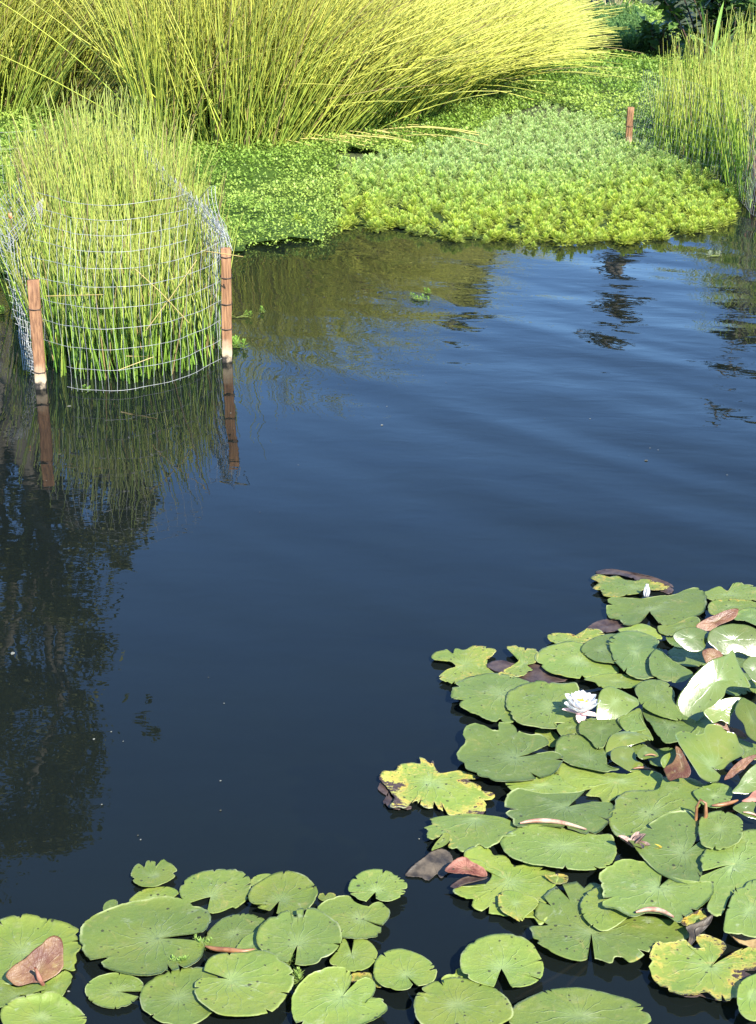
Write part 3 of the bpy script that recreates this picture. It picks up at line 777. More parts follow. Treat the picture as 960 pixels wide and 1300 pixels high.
P('b', (190, 630), [(15, 622), (100, 598), (200, 588), (280, 606), (325, 632), (290, 665), (200, 672), (100, 668), (70, 640)], False, 3, .08, .25,
  'narrow green strip of pad just behind the flower and the raised leaf')
P('x', (700, 897), [(642, 890), (647, 877), (661, 869), (677, 866), (696, 868), (714, 870), (731, 868), (735, 880), (728, 895), (738, 908), (730, 915), (704, 917), (709, 925), (700, 929), (681, 925), (664, 921), (650, 912), (644, 901)], False, 3, .05, .4,
  'smooth green pad beside the white flower on its open-water side', rim=.006)
P('a', (425, 700), [(158, 700), (175, 660), (240, 615), (330, 593), (420, 593), (500, 610), (580, 640), (560, 700), (520, 760), (480, 850), (432, 850), (415, 835), (390, 850), (350, 840), (290, 810), (250, 800), (200, 772), (208, 745), (160, 738)], False, 2, .08, .45,
  'green pad with a chewed outer rim next to the smooth pad by the flower', jag=.02)
P('a', (215, 535), [(38, 500), (60, 475), (120, 455), (150, 480), (172, 450), (210, 462), (260, 447), (330, 452), (382, 465), (376, 485), (340, 512), (345, 550), (382, 590), (330, 600), (240, 622), (170, 645), (122, 635), (80, 615), (122, 570), (172, 550), (122, 525), (60, 520)], False, 1, .7, .1,
  'yellowed pad full of holes at the outermost corner behind the chewed green pad', jag=.04)
P('a', (540, 540), [(455, 455), (500, 448), (550, 458), (605, 460), (622, 510), (602, 535), (565, 545), (592, 570), (520, 606), (400, 602), (440, 570), (490, 545), (520, 520), (480, 490)], False, 1, .66, .1,
  'rotting yellow pad on the sunken brown leaf, between two greener pads', jag=.05)
sheet('sunken_leaf', 'a', (540, 575), [(345, 545), (420, 522), (500, 535), (600, 535), (680, 580), (785, 625), (670, 645), (530, 625), (410, 590)], False, 0, 0, 0, .03, mat=M_sunk,
      label='dark brown sunken leaf around the rotting yellow pad', cat='dead leaf', group='dead leaves among the pads')
sheet('sunken_leaf', 'b', (130, 325), [(25, 342), (80, 305), (160, 293), (245, 310), (260, 340), (205, 352), (100, 360)], False, 0, 0, 0, .03, mat=M_sunk,
      label='dark sunken leaf at the far rim of the raft behind the bluish-green pads', cat='dead leaf', group='dead leaves among the pads')
sheet('sunken_leaf', 'b', (290, 45), [(70, 30), (130, 12), (230, 30), (330, 55), (420, 75), (490, 100), (470, 140), (380, 110), (240, 60), (130, 40)], False, 0, 0, 0, .04, mat=M_sunk,
      label='dark rotten fringe of leaf in the water behind the white bud', cat='dead leaf', group='dead leaves among the pads')
sheet('sunken_leaf', 'c', (60, 450), [(2, 440), (20, 405), (70, 420), (105, 500), (90, 545), (180, 540), (160, 560), (70, 548), (28, 515), (55, 485)], False, 0, 0, 0, .05, mat=M_sunk,
      label='purple-black rotten rim beside the speckled yellow ragged pad', cat='dead leaf', group='dead leaves among the pads')
sheet('sunken_leaf', 'g', (620, 590), [(535, 540), (555, 470), (590, 440), (600, 520), (640, 580), (720, 630), (840, 640), (850, 668), (740, 650), (640, 650), (570, 600)], False, 1, 0, 0, .05, mat=M_sunk,
      label='brown-black rotten rim under the bright yellow corner pad', cat='dead leaf', group='dead leaves among the pads')

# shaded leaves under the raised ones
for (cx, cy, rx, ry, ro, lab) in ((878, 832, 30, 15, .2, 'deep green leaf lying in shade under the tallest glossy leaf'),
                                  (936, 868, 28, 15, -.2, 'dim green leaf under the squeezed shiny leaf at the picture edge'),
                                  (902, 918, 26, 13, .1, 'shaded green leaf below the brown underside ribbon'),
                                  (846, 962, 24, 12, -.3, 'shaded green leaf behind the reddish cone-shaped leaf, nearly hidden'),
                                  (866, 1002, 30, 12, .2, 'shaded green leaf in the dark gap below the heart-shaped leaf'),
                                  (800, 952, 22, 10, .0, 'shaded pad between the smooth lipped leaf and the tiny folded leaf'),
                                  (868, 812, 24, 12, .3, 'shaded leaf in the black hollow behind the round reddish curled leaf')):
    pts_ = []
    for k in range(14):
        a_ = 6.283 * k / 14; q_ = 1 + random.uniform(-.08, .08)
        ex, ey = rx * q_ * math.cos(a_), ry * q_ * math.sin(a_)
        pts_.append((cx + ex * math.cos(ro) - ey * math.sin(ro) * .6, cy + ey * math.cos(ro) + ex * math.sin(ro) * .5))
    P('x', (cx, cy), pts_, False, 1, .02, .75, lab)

# raised heart leaf and the curled brown ones
RL('e', (625, 688), [(640, 698), (700, 702), (760, 662), (862, 620), (868, 580), (832, 520), (800, 450), (730, 442), (682, 400), (600, 393), (570, 420), (552, 470), (500, 487), (450, 465), (390, 450), (342, 480), (368, 560), (430, 640), (490, 712), (540, 772), (612, 803), (668, 790), (692, 745)],
   .07, (-.1, .22), 'light green heart-shaped leaf on a stalk above its neighbours, beside the cone-shaped leaf', notch=True, tone=.12, mat=M_gloss, bend=(R(30), .5))
RL('e', (400, 690), [(345, 528), (365, 535), (385, 555), (430, 640), (463, 720), (440, 768), (370, 772), (300, 778), (270, 720), (258, 682), (320, 652), (350, 600)], .075, (.6, 1.1),
   'reddish-brown leaf folded into an upright cone among green leaves', mat=M_undergoldleaf, bend=(R(15), -5.0))
RL('e', (265, 640), [(232, 642), (245, 605), (275, 580), (315, 572), (300, 620), (280, 660), (258, 690)], .08, (-.9, .9),
   'narrow olive flap standing behind the reddish cone-shaped leaf', tone=.1)
RL('e', (700, 250), [(558, 262), (620, 220), (700, 178), (790, 163), (855, 168), (805, 240), (765, 300), (752, 352), (690, 325), (632, 347), (600, 320)], .09, (-.2, 1.0),
   'raised leaf with a dazzling white glare patch, in front of the tallest glossy leaf', tone=.4, bend=(R(100), 4.5))
RL('e', (930, 320), [(850, 165), (900, 188), (962, 230), (1020, 300), (1020, 490), (960, 492), (890, 442), (862, 370), (812, 312), (798, 250)], .09, (.35, .55),
   'leaf half leaning away beside the dazzling glare leaf, at the picture edge', tone=.3, bend=(R(0), -1.5))
RL('e', (760, 372), [(636, 350), (700, 322), (742, 345), (770, 370), (850, 400), (890, 447), (800, 425), (722, 385)], .05, (-.1, .9),
   'brown underside ribbon of a leaf below the dazzling glare leaf', mat=M_underleaf)
P('e', (640, 905), [(488, 870), (540, 840), (600, 818), (700, 823), (775, 860), (762, 930), (742, 972), (640, 992), (570, 972), (520, 922)], False, 5, .03, .65,
  'dull green pad with a brown lower lip, in front of the heart-shaped leaf', edge=[(620, 995), (690, 990), (760, 975), (820, 955)], edge_mat=M_under)
RL('e', (890, 800), [(778, 862), (828, 800), (852, 758), (922, 690), (1010, 655), (1020, 885), (900, 892), (842, 882)], .07, (-.3, .95),
   'shiny leaf with crinkled white glare at the edge, behind a red leaf tip', tone=.2, bend=(R(110), 4.0))
RL('e', (820, 690), [(718, 775), (760, 700), (832, 640), (905, 613), (970, 606), (900, 672), (852, 720), (800, 745)], .06, (-.5, .9),
   'reddish pointed leaf side between the heart-shaped leaf and the crinkled shiny leaf', mat=M_underleaf)
P('e', (690, 1150), [(528, 1185), (540, 1082), (600, 1040), (700, 1013), (725, 1030), (745, 1018), (842, 1078), (850, 1150), (825, 1260), (700, 1310), (560, 1280)], False, 6, .04, .3,
  'light green pad directly below the withered orange bud loop', wav=.005)
RL('e', (880, 1000), [(783, 1000), (830, 972), (900, 953), (958, 970), (940, 1030), (965, 1060), (1010, 1095), (900, 1075), (835, 1040)], .04, (-.2, .5),
   'small green leaf with curled pale edge at the picture rim, under a red tip', tone=.4, edge=[(860, 1045), (920, 1055), (990, 1085)])
RL('e', (930, 910), [(850, 955), (900, 925), (935, 880), (965, 862), (1010, 870), (1010, 930), (910, 960)], .055, (-.4, .9),
   'bright red leaf tip at the picture rim above the small curled leaf', mat=M_deadred)
P('e', (525, 425), [(468, 432), (500, 395), (545, 352), (585, 402), (545, 472), (490, 472)], False, 5, .0, .5,
  'small green triangle of pad between the tallest glossy leaf and the heart-shaped leaf')
P('e', (900, 550), [(795, 465), (880, 488), (1010, 530), (1020, 600), (880, 625), (830, 545)], False, 4, .03, .5,
  'green pad in the gap right behind the heart-shaped leaf at the edge')
RL('b', (940, 570), [(883, 540), (920, 495), (962, 492), (1010, 520), (1010, 645), (945, 632), (912, 592)], .10, (-.2, 1.0),
   'shiny leaf at the edge squeezed behind the tallest glossy leaf', tone=.4)
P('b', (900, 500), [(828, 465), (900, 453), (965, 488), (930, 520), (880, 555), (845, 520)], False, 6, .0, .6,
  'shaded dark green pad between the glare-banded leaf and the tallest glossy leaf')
P('b', (965, 660), [(915, 640), (960, 620), (1010, 630), (1020, 710), (942, 695)], False, 6, .15, .1,
  'yellowish-green pad at the edge below the squeezed shiny leaf')
RL('b', (720, 490), [(664, 450), (700, 443), (740, 450), (772, 466), (776, 492), (742, 532), (700, 537), (678, 505)], .09, (-.2, 1.0),
   'round reddish bud-like curled leaf beside the black hollow', mat=M_undergoldleaf, bend=[(R(0), -7), (R(90), -5)])
RL('b', (740, 300), [(626, 328), (680, 290), (740, 268), (800, 245), (862, 238), (852, 282), (832, 302), (750, 332), (712, 352), (660, 348)], .085, (-.1, 1.0),
   'orange-brown curled leaf lying across the far side of the raft', mat=M_underleaf, bend=(R(90), -4))
# upright orange leaf in the near corner
o8 = sheet('lily_leaf', 'p', (195, 610), [(30, 637), (45, 610), (80, 580), (130, 550), (170, 512), (215, 480), (240, 455), (278, 438), (312, 450), (320, 480), (322, 540), (322, 592), (292, 632), (250, 657), (215, 670), (160, 672), (90, 687), (50, 662)],
           False, 1, 0, 0, .01, lift=.045, slope=(-.1, .75), bend=[(R(120), 3.0)], rim=0, mat=M_undergoldleaf, label='upright orange-brown leaf showing its underside, on the corner pad', cat='lily leaf', group=RAISED_GROUP)
st = np.array([gnd(*pix('p', q), zz) for q, zz in (((178, 595), .075), ((190, 620), .055), ((198, 645), .045), ((225, 690), .012))])
v, f = tubes(st[None], np.array([[.003, .004, .005, .004]]), 6)
mk('stalk', v, f, M_deadred, parent=o8, smooth=True)


# dead leaves lying on the water
def dead(t, c, pts, lift, slope, mat, label, bend=None):
    return sheet('dead_leaf', t, c, pts, False, 1, 0, 0, .05, lift=lift, slope=slope, bend=bend, wav=.02, rim=.008, mat=mat, label=label, cat='dead leaf', group='dead leaves among the pads')


dead('f', (215, 150), [(65, 205), (110, 165), (170, 120), (208, 85), (260, 55), (312, 65), (330, 110), (337, 150), (300, 185), (260, 225), (240, 200), (190, 242), (150, 220)], .018, (0, .2), M_dead,
     'large dark rotten leaf half afloat at the raft tip', [(R(70), -1.0)])
dead('f', (400, 190), [(285, 205), (330, 165), (392, 138), (440, 165), (500, 195), (517, 235), (450, 242), (400, 232), (340, 227)], .03, (0, .4), M_redleaf,
     'reddish withered leaf beside the large dark rotten leaf', [(R(90), -4)])
dead('f', (415, 268), [(315, 292), (350, 260), (400, 240), (500, 238), (518, 255), (450, 277), (370, 292), (340, 307)], .012, (0, .1), M_sunk,
     'wet brown leaf below the reddish withered leaf')
dead('g', (900, 420), [(842, 402), (880, 398), (940, 395), (970, 420), (980, 470), (920, 455), (880, 440)], .02, (0, .2), simple('tan_dead_leaf', (.16, .10, .04), .7, 0, (.34, .24, .11), 30, .3, .004),
     'tan dead leaf between the green edge pad and the yellow rotten pad')
dead('g', (705, 420), [(680, 460), (690, 400), (675, 372), (740, 362), (780, 350), (770, 378), (715, 385), (715, 430)], .03, (0, .3), M_dead,
     'black shrivelled leaf scrap between the orange tip and the yellow rotten pad')


# ------------------------------------------------------------------ flower, bud, withered buds
def petal(base, az, length, width, up, cup, curl):
    """one cupped petal: az heading, up = angle from the water, curl lifts the tip"""
    nu, nv = 13, 7
    u = np.linspace(0, 1, nu); v = np.linspace(-1, 1, nv)
    V = []
    for uu in u:
        wdt = width * .5 * (math.sin(math.pi * min(1, .16 + .84 * uu)) ** .6) if uu < 1 else 0
        a = up + curl * uu
        r_, z_ = length * uu * math.cos(up + curl * uu * .5), length * uu * math.sin(up + curl * uu * .5)
        for vv in v:
            off = cup * (vv * vv) * wdt
            x, y = r_ - off * math.sin(a), vv * wdt
            z = z_ + off * math.cos(a)
            V.append((base[0] + x * math.cos(az) - y * math.sin(az), base[1] + x * math.sin(az) + y * math.cos(az), base[2] + z))
    i = np.arange(nu * nv).reshape(nu, nv)
    F = np.stack([i[:-1, :-1], i[1:, :-1], i[1:, 1:], i[:-1, 1:]], -1).reshape(-1, 4)
    return np.array(V), F


fb = gnd(738, 904, .035)
fl = empty('water_lily_flower', fb, 'open white water lily with pinkish outer petals and yellow centre, resting on the pads', 'water lily')
fl_parts = []
for ring, (n, L, wd, up, cup, curl) in enumerate([(7, .063, .042, .36, .55, .5), (7, .060, .040, .62, .6, .45), (7, .054, .034, .85, .65, .35), (5, .038, .022, 1.0, .6, .2)]):
    for k in range(n):
        fl_parts.append(petal(fb, (k + .5 * (ring % 2)) * 2 * math.pi / n + random.uniform(-.12, .12), L * random.uniform(.93, 1.06), wd, up + random.uniform(-.08, .08), cup, curl))
v, f, _ = merge(fl_parts)
mk('petals', v, f, M_petal, parent=fl, smooth=True)
fl_parts = [petal(fb - Vector((0, 0, .004)), a, .058, .026, u_, .5, .35) for a, u_ in ((R(195), .16), (R(262), -.2), (R(318), .02), (R(30), .2), (R(110), .25))]
v, f, _ = merge(fl_parts)
mk('outer_petals', v, f, M_sepal, parent=fl, smooth=True)
pa = []
for k in range(30):
    a, t = random.uniform(0, 6.28), random.uniform(.1, 1.25)
    q = [(fb.x + math.cos(a) * t * (.005 + .010 * s), fb.y + math.sin(a) * t * (.005 + .010 * s), fb.z + .004 + .032 * s) for s in (0, .4, .8, 1)]
    pa.append(q)
v, f = tubes(np.array(pa), np.array([[.0014, .0018, .0022, .0012]]), 4)
mk('stamens', v, f, M_stamen, parent=fl)

bb = gnd(*pix('b', (352, 162)), .012)
bd = empty('lily_bud', bb, 'small closed white bud resting on the ragged yellow-edged far pad', 'flower bud')
bp_ = [petal(bb, k * 1.257 + .3, .042, .019, 1.25, .9, .42) for k in range(5)] + [petal(bb, k * 2.1 + .8, .038, .015, 1.4, .9, .3) for k in range(3)]
v, f, _ = merge(bp_)
mk('petals', v, f, M_petal, parent=bd, smooth=True)


# ------------------------------------------------------------------ plume plants
def plumes(pts, zs, size, cols, whorls=6, per=11, height=None):
    """feathery upright shoots: whorls of narrow leaves curving up. pts (n,2)"""
    n = len(pts)
    size = np.broadcast_to(size, (n,))
    hgt = size * 1.0 if height is None else np.broadcast_to(height, (n,))
    lean = rng.normal(0, .28, (n, 2))
    V, C = [], []
    for wl in range(whorls):
        f = wl / (whorls - 1)
        cz = zs + hgt * f
        cx = pts[:, 0] + lean[:, 0] * hgt * f
        cy = pts[:, 1] + lean[:, 1] * hgt * f
        R_ = size * (.62 - .40 * f ** 1.5)
        tilt = .15 + .95 * f
        for k in range(per):
            a = 2 * np.pi * (k + .5 * (wl % 2)) / per + rng.uniform(-.25, .25, n)
            ca, sa = np.cos(a), np.sin(a)
            L = R_ * rng.uniform(.75, 1.2, n)
            wd = size * .06
            ti = tilt + rng.normal(0, .28, n)
            m1 = np.stack([cx + ca * L * .55 * np.cos(ti), cy + sa * L * .55 * np.cos(ti), cz + L * .55 * np.sin(ti)], 1)
            t1 = np.stack([cx + ca * L * .95 * np.cos(ti), cy + sa * L * .95 * np.cos(ti), cz + L * (.98 * np.sin(ti) + rng.uniform(-.12, .2, n))], 1)
            side = np.stack([-sa * wd, ca * wd, 0 * wd], 1)
            b0 = np.stack([cx, cy, cz], 1)
            V.append(np.stack([b0, m1 - side, t1, m1 + side], 1))
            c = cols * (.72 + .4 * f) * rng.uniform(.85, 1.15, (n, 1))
            C.append(np.repeat(c[:, None, :], 4, 1))
    V = np.concatenate(V).reshape(-1, 3); C = np.concatenate(C).reshape(-1, 3)
    return V, np.arange(len(V)).reshape(-1, 4), C


def base_sheet(poly, z, col, step, lump=.03):
    """dark sheet added under the leaves, hides sky glints on the water between them"""
    lo, hi = poly.min(0), poly.max(0)
    xs = np.arange(lo[0], hi[0] + step, step); ys = np.arange(lo[1], hi[1] + step, step)
    X, Y = np.meshgrid(xs, ys)
    k = inside(poly, X.ravel(), Y.ravel()).reshape(X.shape)
    zz = z + lump * vnoise(X.ravel(), Y.ravel(), 2.3, 4.0)
    V = np.stack([X.ravel(), Y.ravel(), zz], 1)
    i = np.arange(X.size).reshape(X.shape)
    q = np.stack([i[:-1, :-1], i[:-1, 1:], i[1:, 1:], i[1:, :-1]], -1).reshape(-1, 4)
    ok = (k[:-1, :-1] & k[:-1, 1:] & k[1:, 1:] & k[1:, :-1]).ravel()
    return V, q[ok], np.tile(col, (len(V), 1))


FEATHER = gpoly([(432, 285), (455, 277), (478, 288), (500, 280), (525, 292), (550, 288), (575, 300), (600, 296), (625, 303), (650, 299), (675, 306), (700, 300), (730, 305), (760, 299), (790, 304), (820, 298), (850, 297), (870, 291), (900, 286), (928, 275), (938, 263), (928, 240), (890, 224), (862, 204), (822, 184), (800, 180), (790, 152), (740, 132), (690, 120), (640, 127), (620, 152), (560, 187), (480, 202), (440, 208), (432, 245)], .05)
WCRESS = gpoly([(-260, 350), (-100, 342), (0, 345), (60, 330), (280, 312), (300, 318), (330, 303), (350, 309), (370, 300), (410, 305), (432, 290), (436, 240), (445, 200), (520, 206), (580, 192), (640, 152), (700, 140), (780, 165), (796, 196), (870, 192), (910, 140), (900, 82), (860, 62), (840, 40), (790, 25), (740, 55), (680, 75), (600, 118), (450, 165), (300, 165), (190, 120), (0, 130), (-200, 140)], .05)


def front_dist(p):
    """metres behind the mat's water-side edge"""
    e = np.array([gnd(x, y, .05)[:2] for x, y in ((300, 315), (430, 292), (600, 300), (820, 300), (928, 276), (1010, 240))])
    return p[:, 1] - np.interp(p[:, 0], e[:, 0], e[:, 1])


pts = scatter(FEATHER, 3900)
jt = (rng.uniform(0, 1, len(pts)) < .3) & (front_dist(pts) > .5)
pts[jt] += rng.normal(0, .22, (jt.sum(), 2))
fd = front_dist(pts)
zs = .004 + .03 * (vnoise(pts[:, 0], pts[:, 1], 1.8, 2.0) + .45) * np.clip(fd / .5, .3, 1)
pale, lime, grey = np.array([.52, .64, .16]), np.array([.58, .66, .10]), np.array([.55, .67, .27])
t = np.clip(1 - fd / 1.7 + rng.normal(0, .3, len(pts)) + .5 * vnoise(pts[:, 0], pts[:, 1], 1.5, 6.0), 0, 1)[:, None] * .85
g_ = np.clip((fd - 1.6) / 1.6 + rng.normal(0, .2, len(pts)), 0, 1)[:, None]
cc = (pale * (1 - g_) + grey * g_) * (1 - t) + lime * t
size = np.where(fd < .9, .078, .088) * rng.uniform(.5, 1.55, len(pts))
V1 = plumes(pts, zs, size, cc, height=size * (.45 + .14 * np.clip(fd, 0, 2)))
B1 = base_sheet(FEATHER, .012, (.06, .10, .02), .06, .012)  # dark underlay added so the gaps show no sky reflected in the water
q_ = B1[0][B1[1]].mean(1)
B1 = (B1[0], B1[1][front_dist(q_[:, :2]) > .16], B1[2])
v, f, c = merge([V1, B1])
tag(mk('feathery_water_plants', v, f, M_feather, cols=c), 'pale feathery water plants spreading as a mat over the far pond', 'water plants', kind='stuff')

# watercress carpet: small flat leaves at all angles on a lumpy sheet
n = 330000
pts = scatter(WCRESS, n)
dist = pts[:, 1]
keep = rng.uniform(0, 1, n) < np.clip(10.5 / dist, .0, 1) ** 1.6
pts = pts[keep]; dist = dist[keep]; n = len(pts)
lump = vnoise(pts[:, 0], pts[:, 1], 2.6, 9.0) * .06 + vnoise(pts[:, 0], pts[:, 1], 7.0, 3.0) * .06
zs = np.maximum(ground_z(pts[:, 0], pts[:, 1]), 0) + .06 + lump + rng.uniform(-.05, .03, n)
L = np.clip(dist / 10.5, .9, 2.2) * rng.uniform(.013, .027, n)
a = rng.uniform(0, 2 * np.pi, n); ti = rng.uniform(-.3, 1.1, n)
d_ = np.stack([np.cos(a) * np.cos(ti), np.sin(a) * np.cos(ti), np.sin(ti)], 1)
s_ = np.stack([-np.sin(a), np.cos(a), rng.normal(0, .3, n)], 1)
b0 = np.c_[pts, zs]
Vw = np.stack([b0, b0 + d_ * L[:, None] * .5 - s_ * L[:, None] * .3, b0 + d_ * L[:, None], b0 + d_ * L[:, None] * .5 + s_ * L[:, None] * .3], 1).reshape(-1, 3)
hue = np.clip(vnoise(pts[:, 0], pts[:, 1], 1.1, 5.0) * .9 + .5 + rng.normal(0, .22, n), 0, 1)[:, None]
cw = np.array([.17, .30, .035]) * (1 - hue) + np.array([.37, .48, .085]) * hue
cw = cw * rng.uniform(.75, 1.25, (n, 1))
B2 = base_sheet(WCRESS, .025, (.07, .13, .02), .12, .05)
B2[0][:, 2] += np.maximum(ground_z(B2[0][:, 0], B2[0][:, 1]), 0)
v, f, c = merge([(Vw, np.arange(len(Vw)).reshape(-1, 4), np.repeat(cw, 4, 0)), B2])
tag(mk('ground_cover', v, f, M_leafy, cols=c), 'bright green small-leaved ground cover along the far shore', 'ground cover', kind='stuff')


# ------------------------------------------------------------------ reeds
def stems(base, L, lean_x, lean_y, bend, r, K=7, cols=None, tipdark=0):
    """base (n,3); lean = horizontal run per unit length at the foot; bend adds to it along the stem"""
    n = len(base)
    s = np.linspace(0, 1, K)
    th = np.hypot(lean_x, lean_y)
    d0 = np.stack([lean_x, lean_y, np.ones(n)], 1); d0 /= np.linalg.norm(d0, axis=1, keepdims=True)
    hd = np.stack([lean_x, lean_y], 1) / (th[:, None] + 1e-6)
    P_ = base[:, None, :] + L[:, None, None] * d0[:, None, :] * s[None, :, None]
    bx = bend[:, None] * L[:, None] * s[None] ** 2.2
    P_[:, :, 0] += hd[:, 0:1] * bx; P_[:, :, 1] += hd[:, 1:2] * bx
    P_[:, :, 2] -= .45 * bx * np.clip(th[:, None] + bend[:, None], 0, 2)
    rr = r[:, None] * (1 - .65 * s[None] ** 1.5)
    v, f = tubes(P_, rr, 3)
    return v, f, P_


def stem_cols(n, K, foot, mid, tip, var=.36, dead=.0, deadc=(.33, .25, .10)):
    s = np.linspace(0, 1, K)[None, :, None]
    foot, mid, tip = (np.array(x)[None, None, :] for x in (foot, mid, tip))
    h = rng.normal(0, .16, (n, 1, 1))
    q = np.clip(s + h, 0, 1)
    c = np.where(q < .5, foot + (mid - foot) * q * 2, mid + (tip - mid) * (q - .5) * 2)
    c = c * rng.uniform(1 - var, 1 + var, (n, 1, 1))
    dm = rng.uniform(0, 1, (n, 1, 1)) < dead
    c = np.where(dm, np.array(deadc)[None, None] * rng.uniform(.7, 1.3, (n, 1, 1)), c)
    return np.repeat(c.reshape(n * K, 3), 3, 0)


def bank_line(px, row):
    """foot of the reeds along the far shore"""
    xs = [-150, 0, 120, 190, 300, 420, 520, 600, 660, 720, 790]
    ys = [160, 158, 164, 186, 191, 178, 158, 134, 108, 82, 60]
    return np.interp(px, xs, ys)


def reed_clump(name, label, x0, x1, n, lean, bend, length, cols, depth=2.4, r=.0062, dead=.06, group='reed clumps along the far shore'):
    nt_ = max(8, n // 45)
    tx, td = rng.uniform(x0, x1, nt_), rng.uniform(0, 1, nt_) ** 1.1 * depth
    tl, tly, tL = rng.normal(0, .15, nt_), rng.normal(0, .15, nt_), rng.uniform(.78, 1.12, nt_)
    ti_ = rng.integers(0, nt_, n)
    ox, oy = rng.normal(0, 1, n), rng.normal(0, 1, n)
    px = tx[ti_] + ox * 17
    py = bank_line(px, 0)
    b = np.array([gnd(x, y, .08) for x, y in zip(px, py)])
    dep = np.maximum(td[ti_] + oy * .2 - .12, -.35)
    b[:, 1] += dep; b[:, 0] += dep * (b[:, 0] / b[:, 1])
    b[:, 2] = np.maximum(ground_z(b[:, 0], b[:, 1]), 0) + .01
    u = (px - x0) / (x1 - x0)
    # stems grow in tufts
    tuft = vnoise(b[:, 0], b[:, 1], 1.7, 8.0)
    lx = lean(u) + rng.normal(0, .12, n) + tl[ti_] + ox * .10 + tuft * .2
    ly = rng.normal(-.06, .12, n) + tly[ti_] + oy * .10
    st_ = rng.uniform(0, 1, n) < .08                  # strays that cross the rest
    lx = lx + st_ * rng.normal(0, .5, n); ly = ly + st_ * rng.normal(0, .35, n)
    bd = np.clip(bend(u) + rng.normal(0, .12, n) + tuft * .2, -.1, 1.2)
    L = length(u) * tL[ti_] * rng.uniform(.62, 1.08, n)
    v, f, _ = stems(b, L, lx, ly, bd, r * rng.uniform(.75, 1.2, n), 8)
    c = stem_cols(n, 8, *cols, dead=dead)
    cen = b.mean(0); cen[2] = b[:, 2].min()
    root = empty(name, tuple(cen), label, 'reed clump', group)
    mk('stems', v, f, M_reed, parent=root, cols=c, smooth=True)
    return root


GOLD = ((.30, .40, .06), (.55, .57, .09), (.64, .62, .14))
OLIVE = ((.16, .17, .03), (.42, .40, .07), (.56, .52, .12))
lin = lambda a, b: (lambda u: a + (b - a) * u)
reed_clump('reed_clump', 'sunlit yellow reeds standing upright at the far corner, behind the caged reeds', -130, 105, 2600, lin(.05, .4), lin(.05, .15), lin(2.2, 2.1), GOLD)
reed_clump('reed_clump', 'olive-brown leaning reeds with dark gaps, between the upright corner reeds and the widest clump', 70, 192, 1500, lin(.55, .8), lin(.12, .18), lin(1.9, 1.7), OLIVE, r=.0058, dead=.22)
mainr = reed_clump('reed_clump', 'widest golden-green reed clump, fanning from upright to steeply leaning', 188, 440, 4600, lin(.06, .72), lin(.05, .14), lin(2.2, 1.8), GOLD)
reed_clump('reed_clump', 'golden reeds leaning steeply over the ground cover, next to the widest clump', 425, 560, 2400, lin(.62, .7), lin(.14, .22), lin(1.55, 1.4), GOLD)
reed_clump('reed_clump', 'farthest golden reeds, tips arching down over the green shore', 545, 640, 2200, lin(.42, .55), lin(.22, .4), lin(1.6, 1.15), GOLD, depth=4.0)
# bent straw-coloured stems lying at the foot of the widest clump
bs = []
for (x, y) in [(385, 168), (400, 172), (420, 166), (470, 165), (490, 168), (300, 176), (350, 176)]:
    for k in range(3):
        g0 = gnd(x + random.uniform(-22, 22), y + random.uniform(-6, 8), .13)
        bs.append((*g0, random.uniform(.5, 1.0), random.uniform(-.9, .1)))
bs = np.array(bs); n = len(bs); s = np.linspace(0, 1, 6)
P_ = np.zeros((n, 6, 3)); P_[:] = bs[:, None, :3]
P_[:, :, 0] += bs[:, 3:4] * s * np.cos(bs[:, 4:5]); P_[:, :, 1] += bs[:, 3:4] * s * np.sin(bs[:, 4:5]); P_[:, :, 2] += .05 * np.sin(np.pi * s) * bs[:, 3:4]
v, f = tubes(P_, .0045, 3)
mk('fallen_stems', v, f, M_reed, parent=mainr, cols=np.tile((.62, .53, .17), (len(v), 1)))


def caged_reeds(name, label, quad, n, height, r, cols, dead, zfoot=-.12, hfun=lambda b: 1.0):
    """a stand of thin upright reeds over a ground quad given in world coordinates"""
    b2 = scatter(np.array(quad), n)
    b = np.c_[b2, np.full(n, zfoot)]
    b[:, 2] = np.maximum(ground_z(b[:, 0], b[:, 1]), zfoot)
    lx = rng.normal(0.0, .075, n) - np.clip((b[:, 0] / b[:, 1] + .13) * 3.5, 0, .3) * (b[:, 1] < 10) + vnoise(b[:, 0], b[:, 1], 3.0, 2.0) * .16
    ly = rng.normal(0.0, .12, n)
    L = height * rng.uniform(.68, 1.08, n) * hfun(b) - zfoot
    v, f, _ = stems(b, L, lx, ly, np.abs(rng.normal(0, .07, n)), r * rng.uniform(.7, 1.2, n), 7)
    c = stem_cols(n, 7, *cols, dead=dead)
    cen = b.mean(0); cen[2] = 0
    root = empty(name, tuple(cen), label, 'reed clump', 'reeds growing inside wire cages')
    mk('stems', v, f, M_reed, parent=root, cols=c, smooth=True)
    return root


A = gnd(70, 482); B = gnd(275, 460)
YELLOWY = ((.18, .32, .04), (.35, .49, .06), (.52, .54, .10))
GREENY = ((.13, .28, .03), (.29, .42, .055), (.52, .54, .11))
cr = caged_reeds('reed_clump', 'green and yellow upright reeds crowded inside the near wire cage',
                 [(A.x, A.y + .02), (-1.1, A.y - .06), (B.x, B.y - .05), (-.8, 8.2), (-1.25, 9.8), (-2.2, 9.9), (-1.9, 8.0)], 2400, .94, .0052, GREENY, .09, hfun=lambda b: np.interp(b[:, 0] / b[:, 1], [-.23, -.19, -.15, -.10], [.74, .98, .95, .58]) * np.interp(b[:, 1], [6.7, 7.2, 8.2, 9.8], [.74, .78, .98, 1.08]))
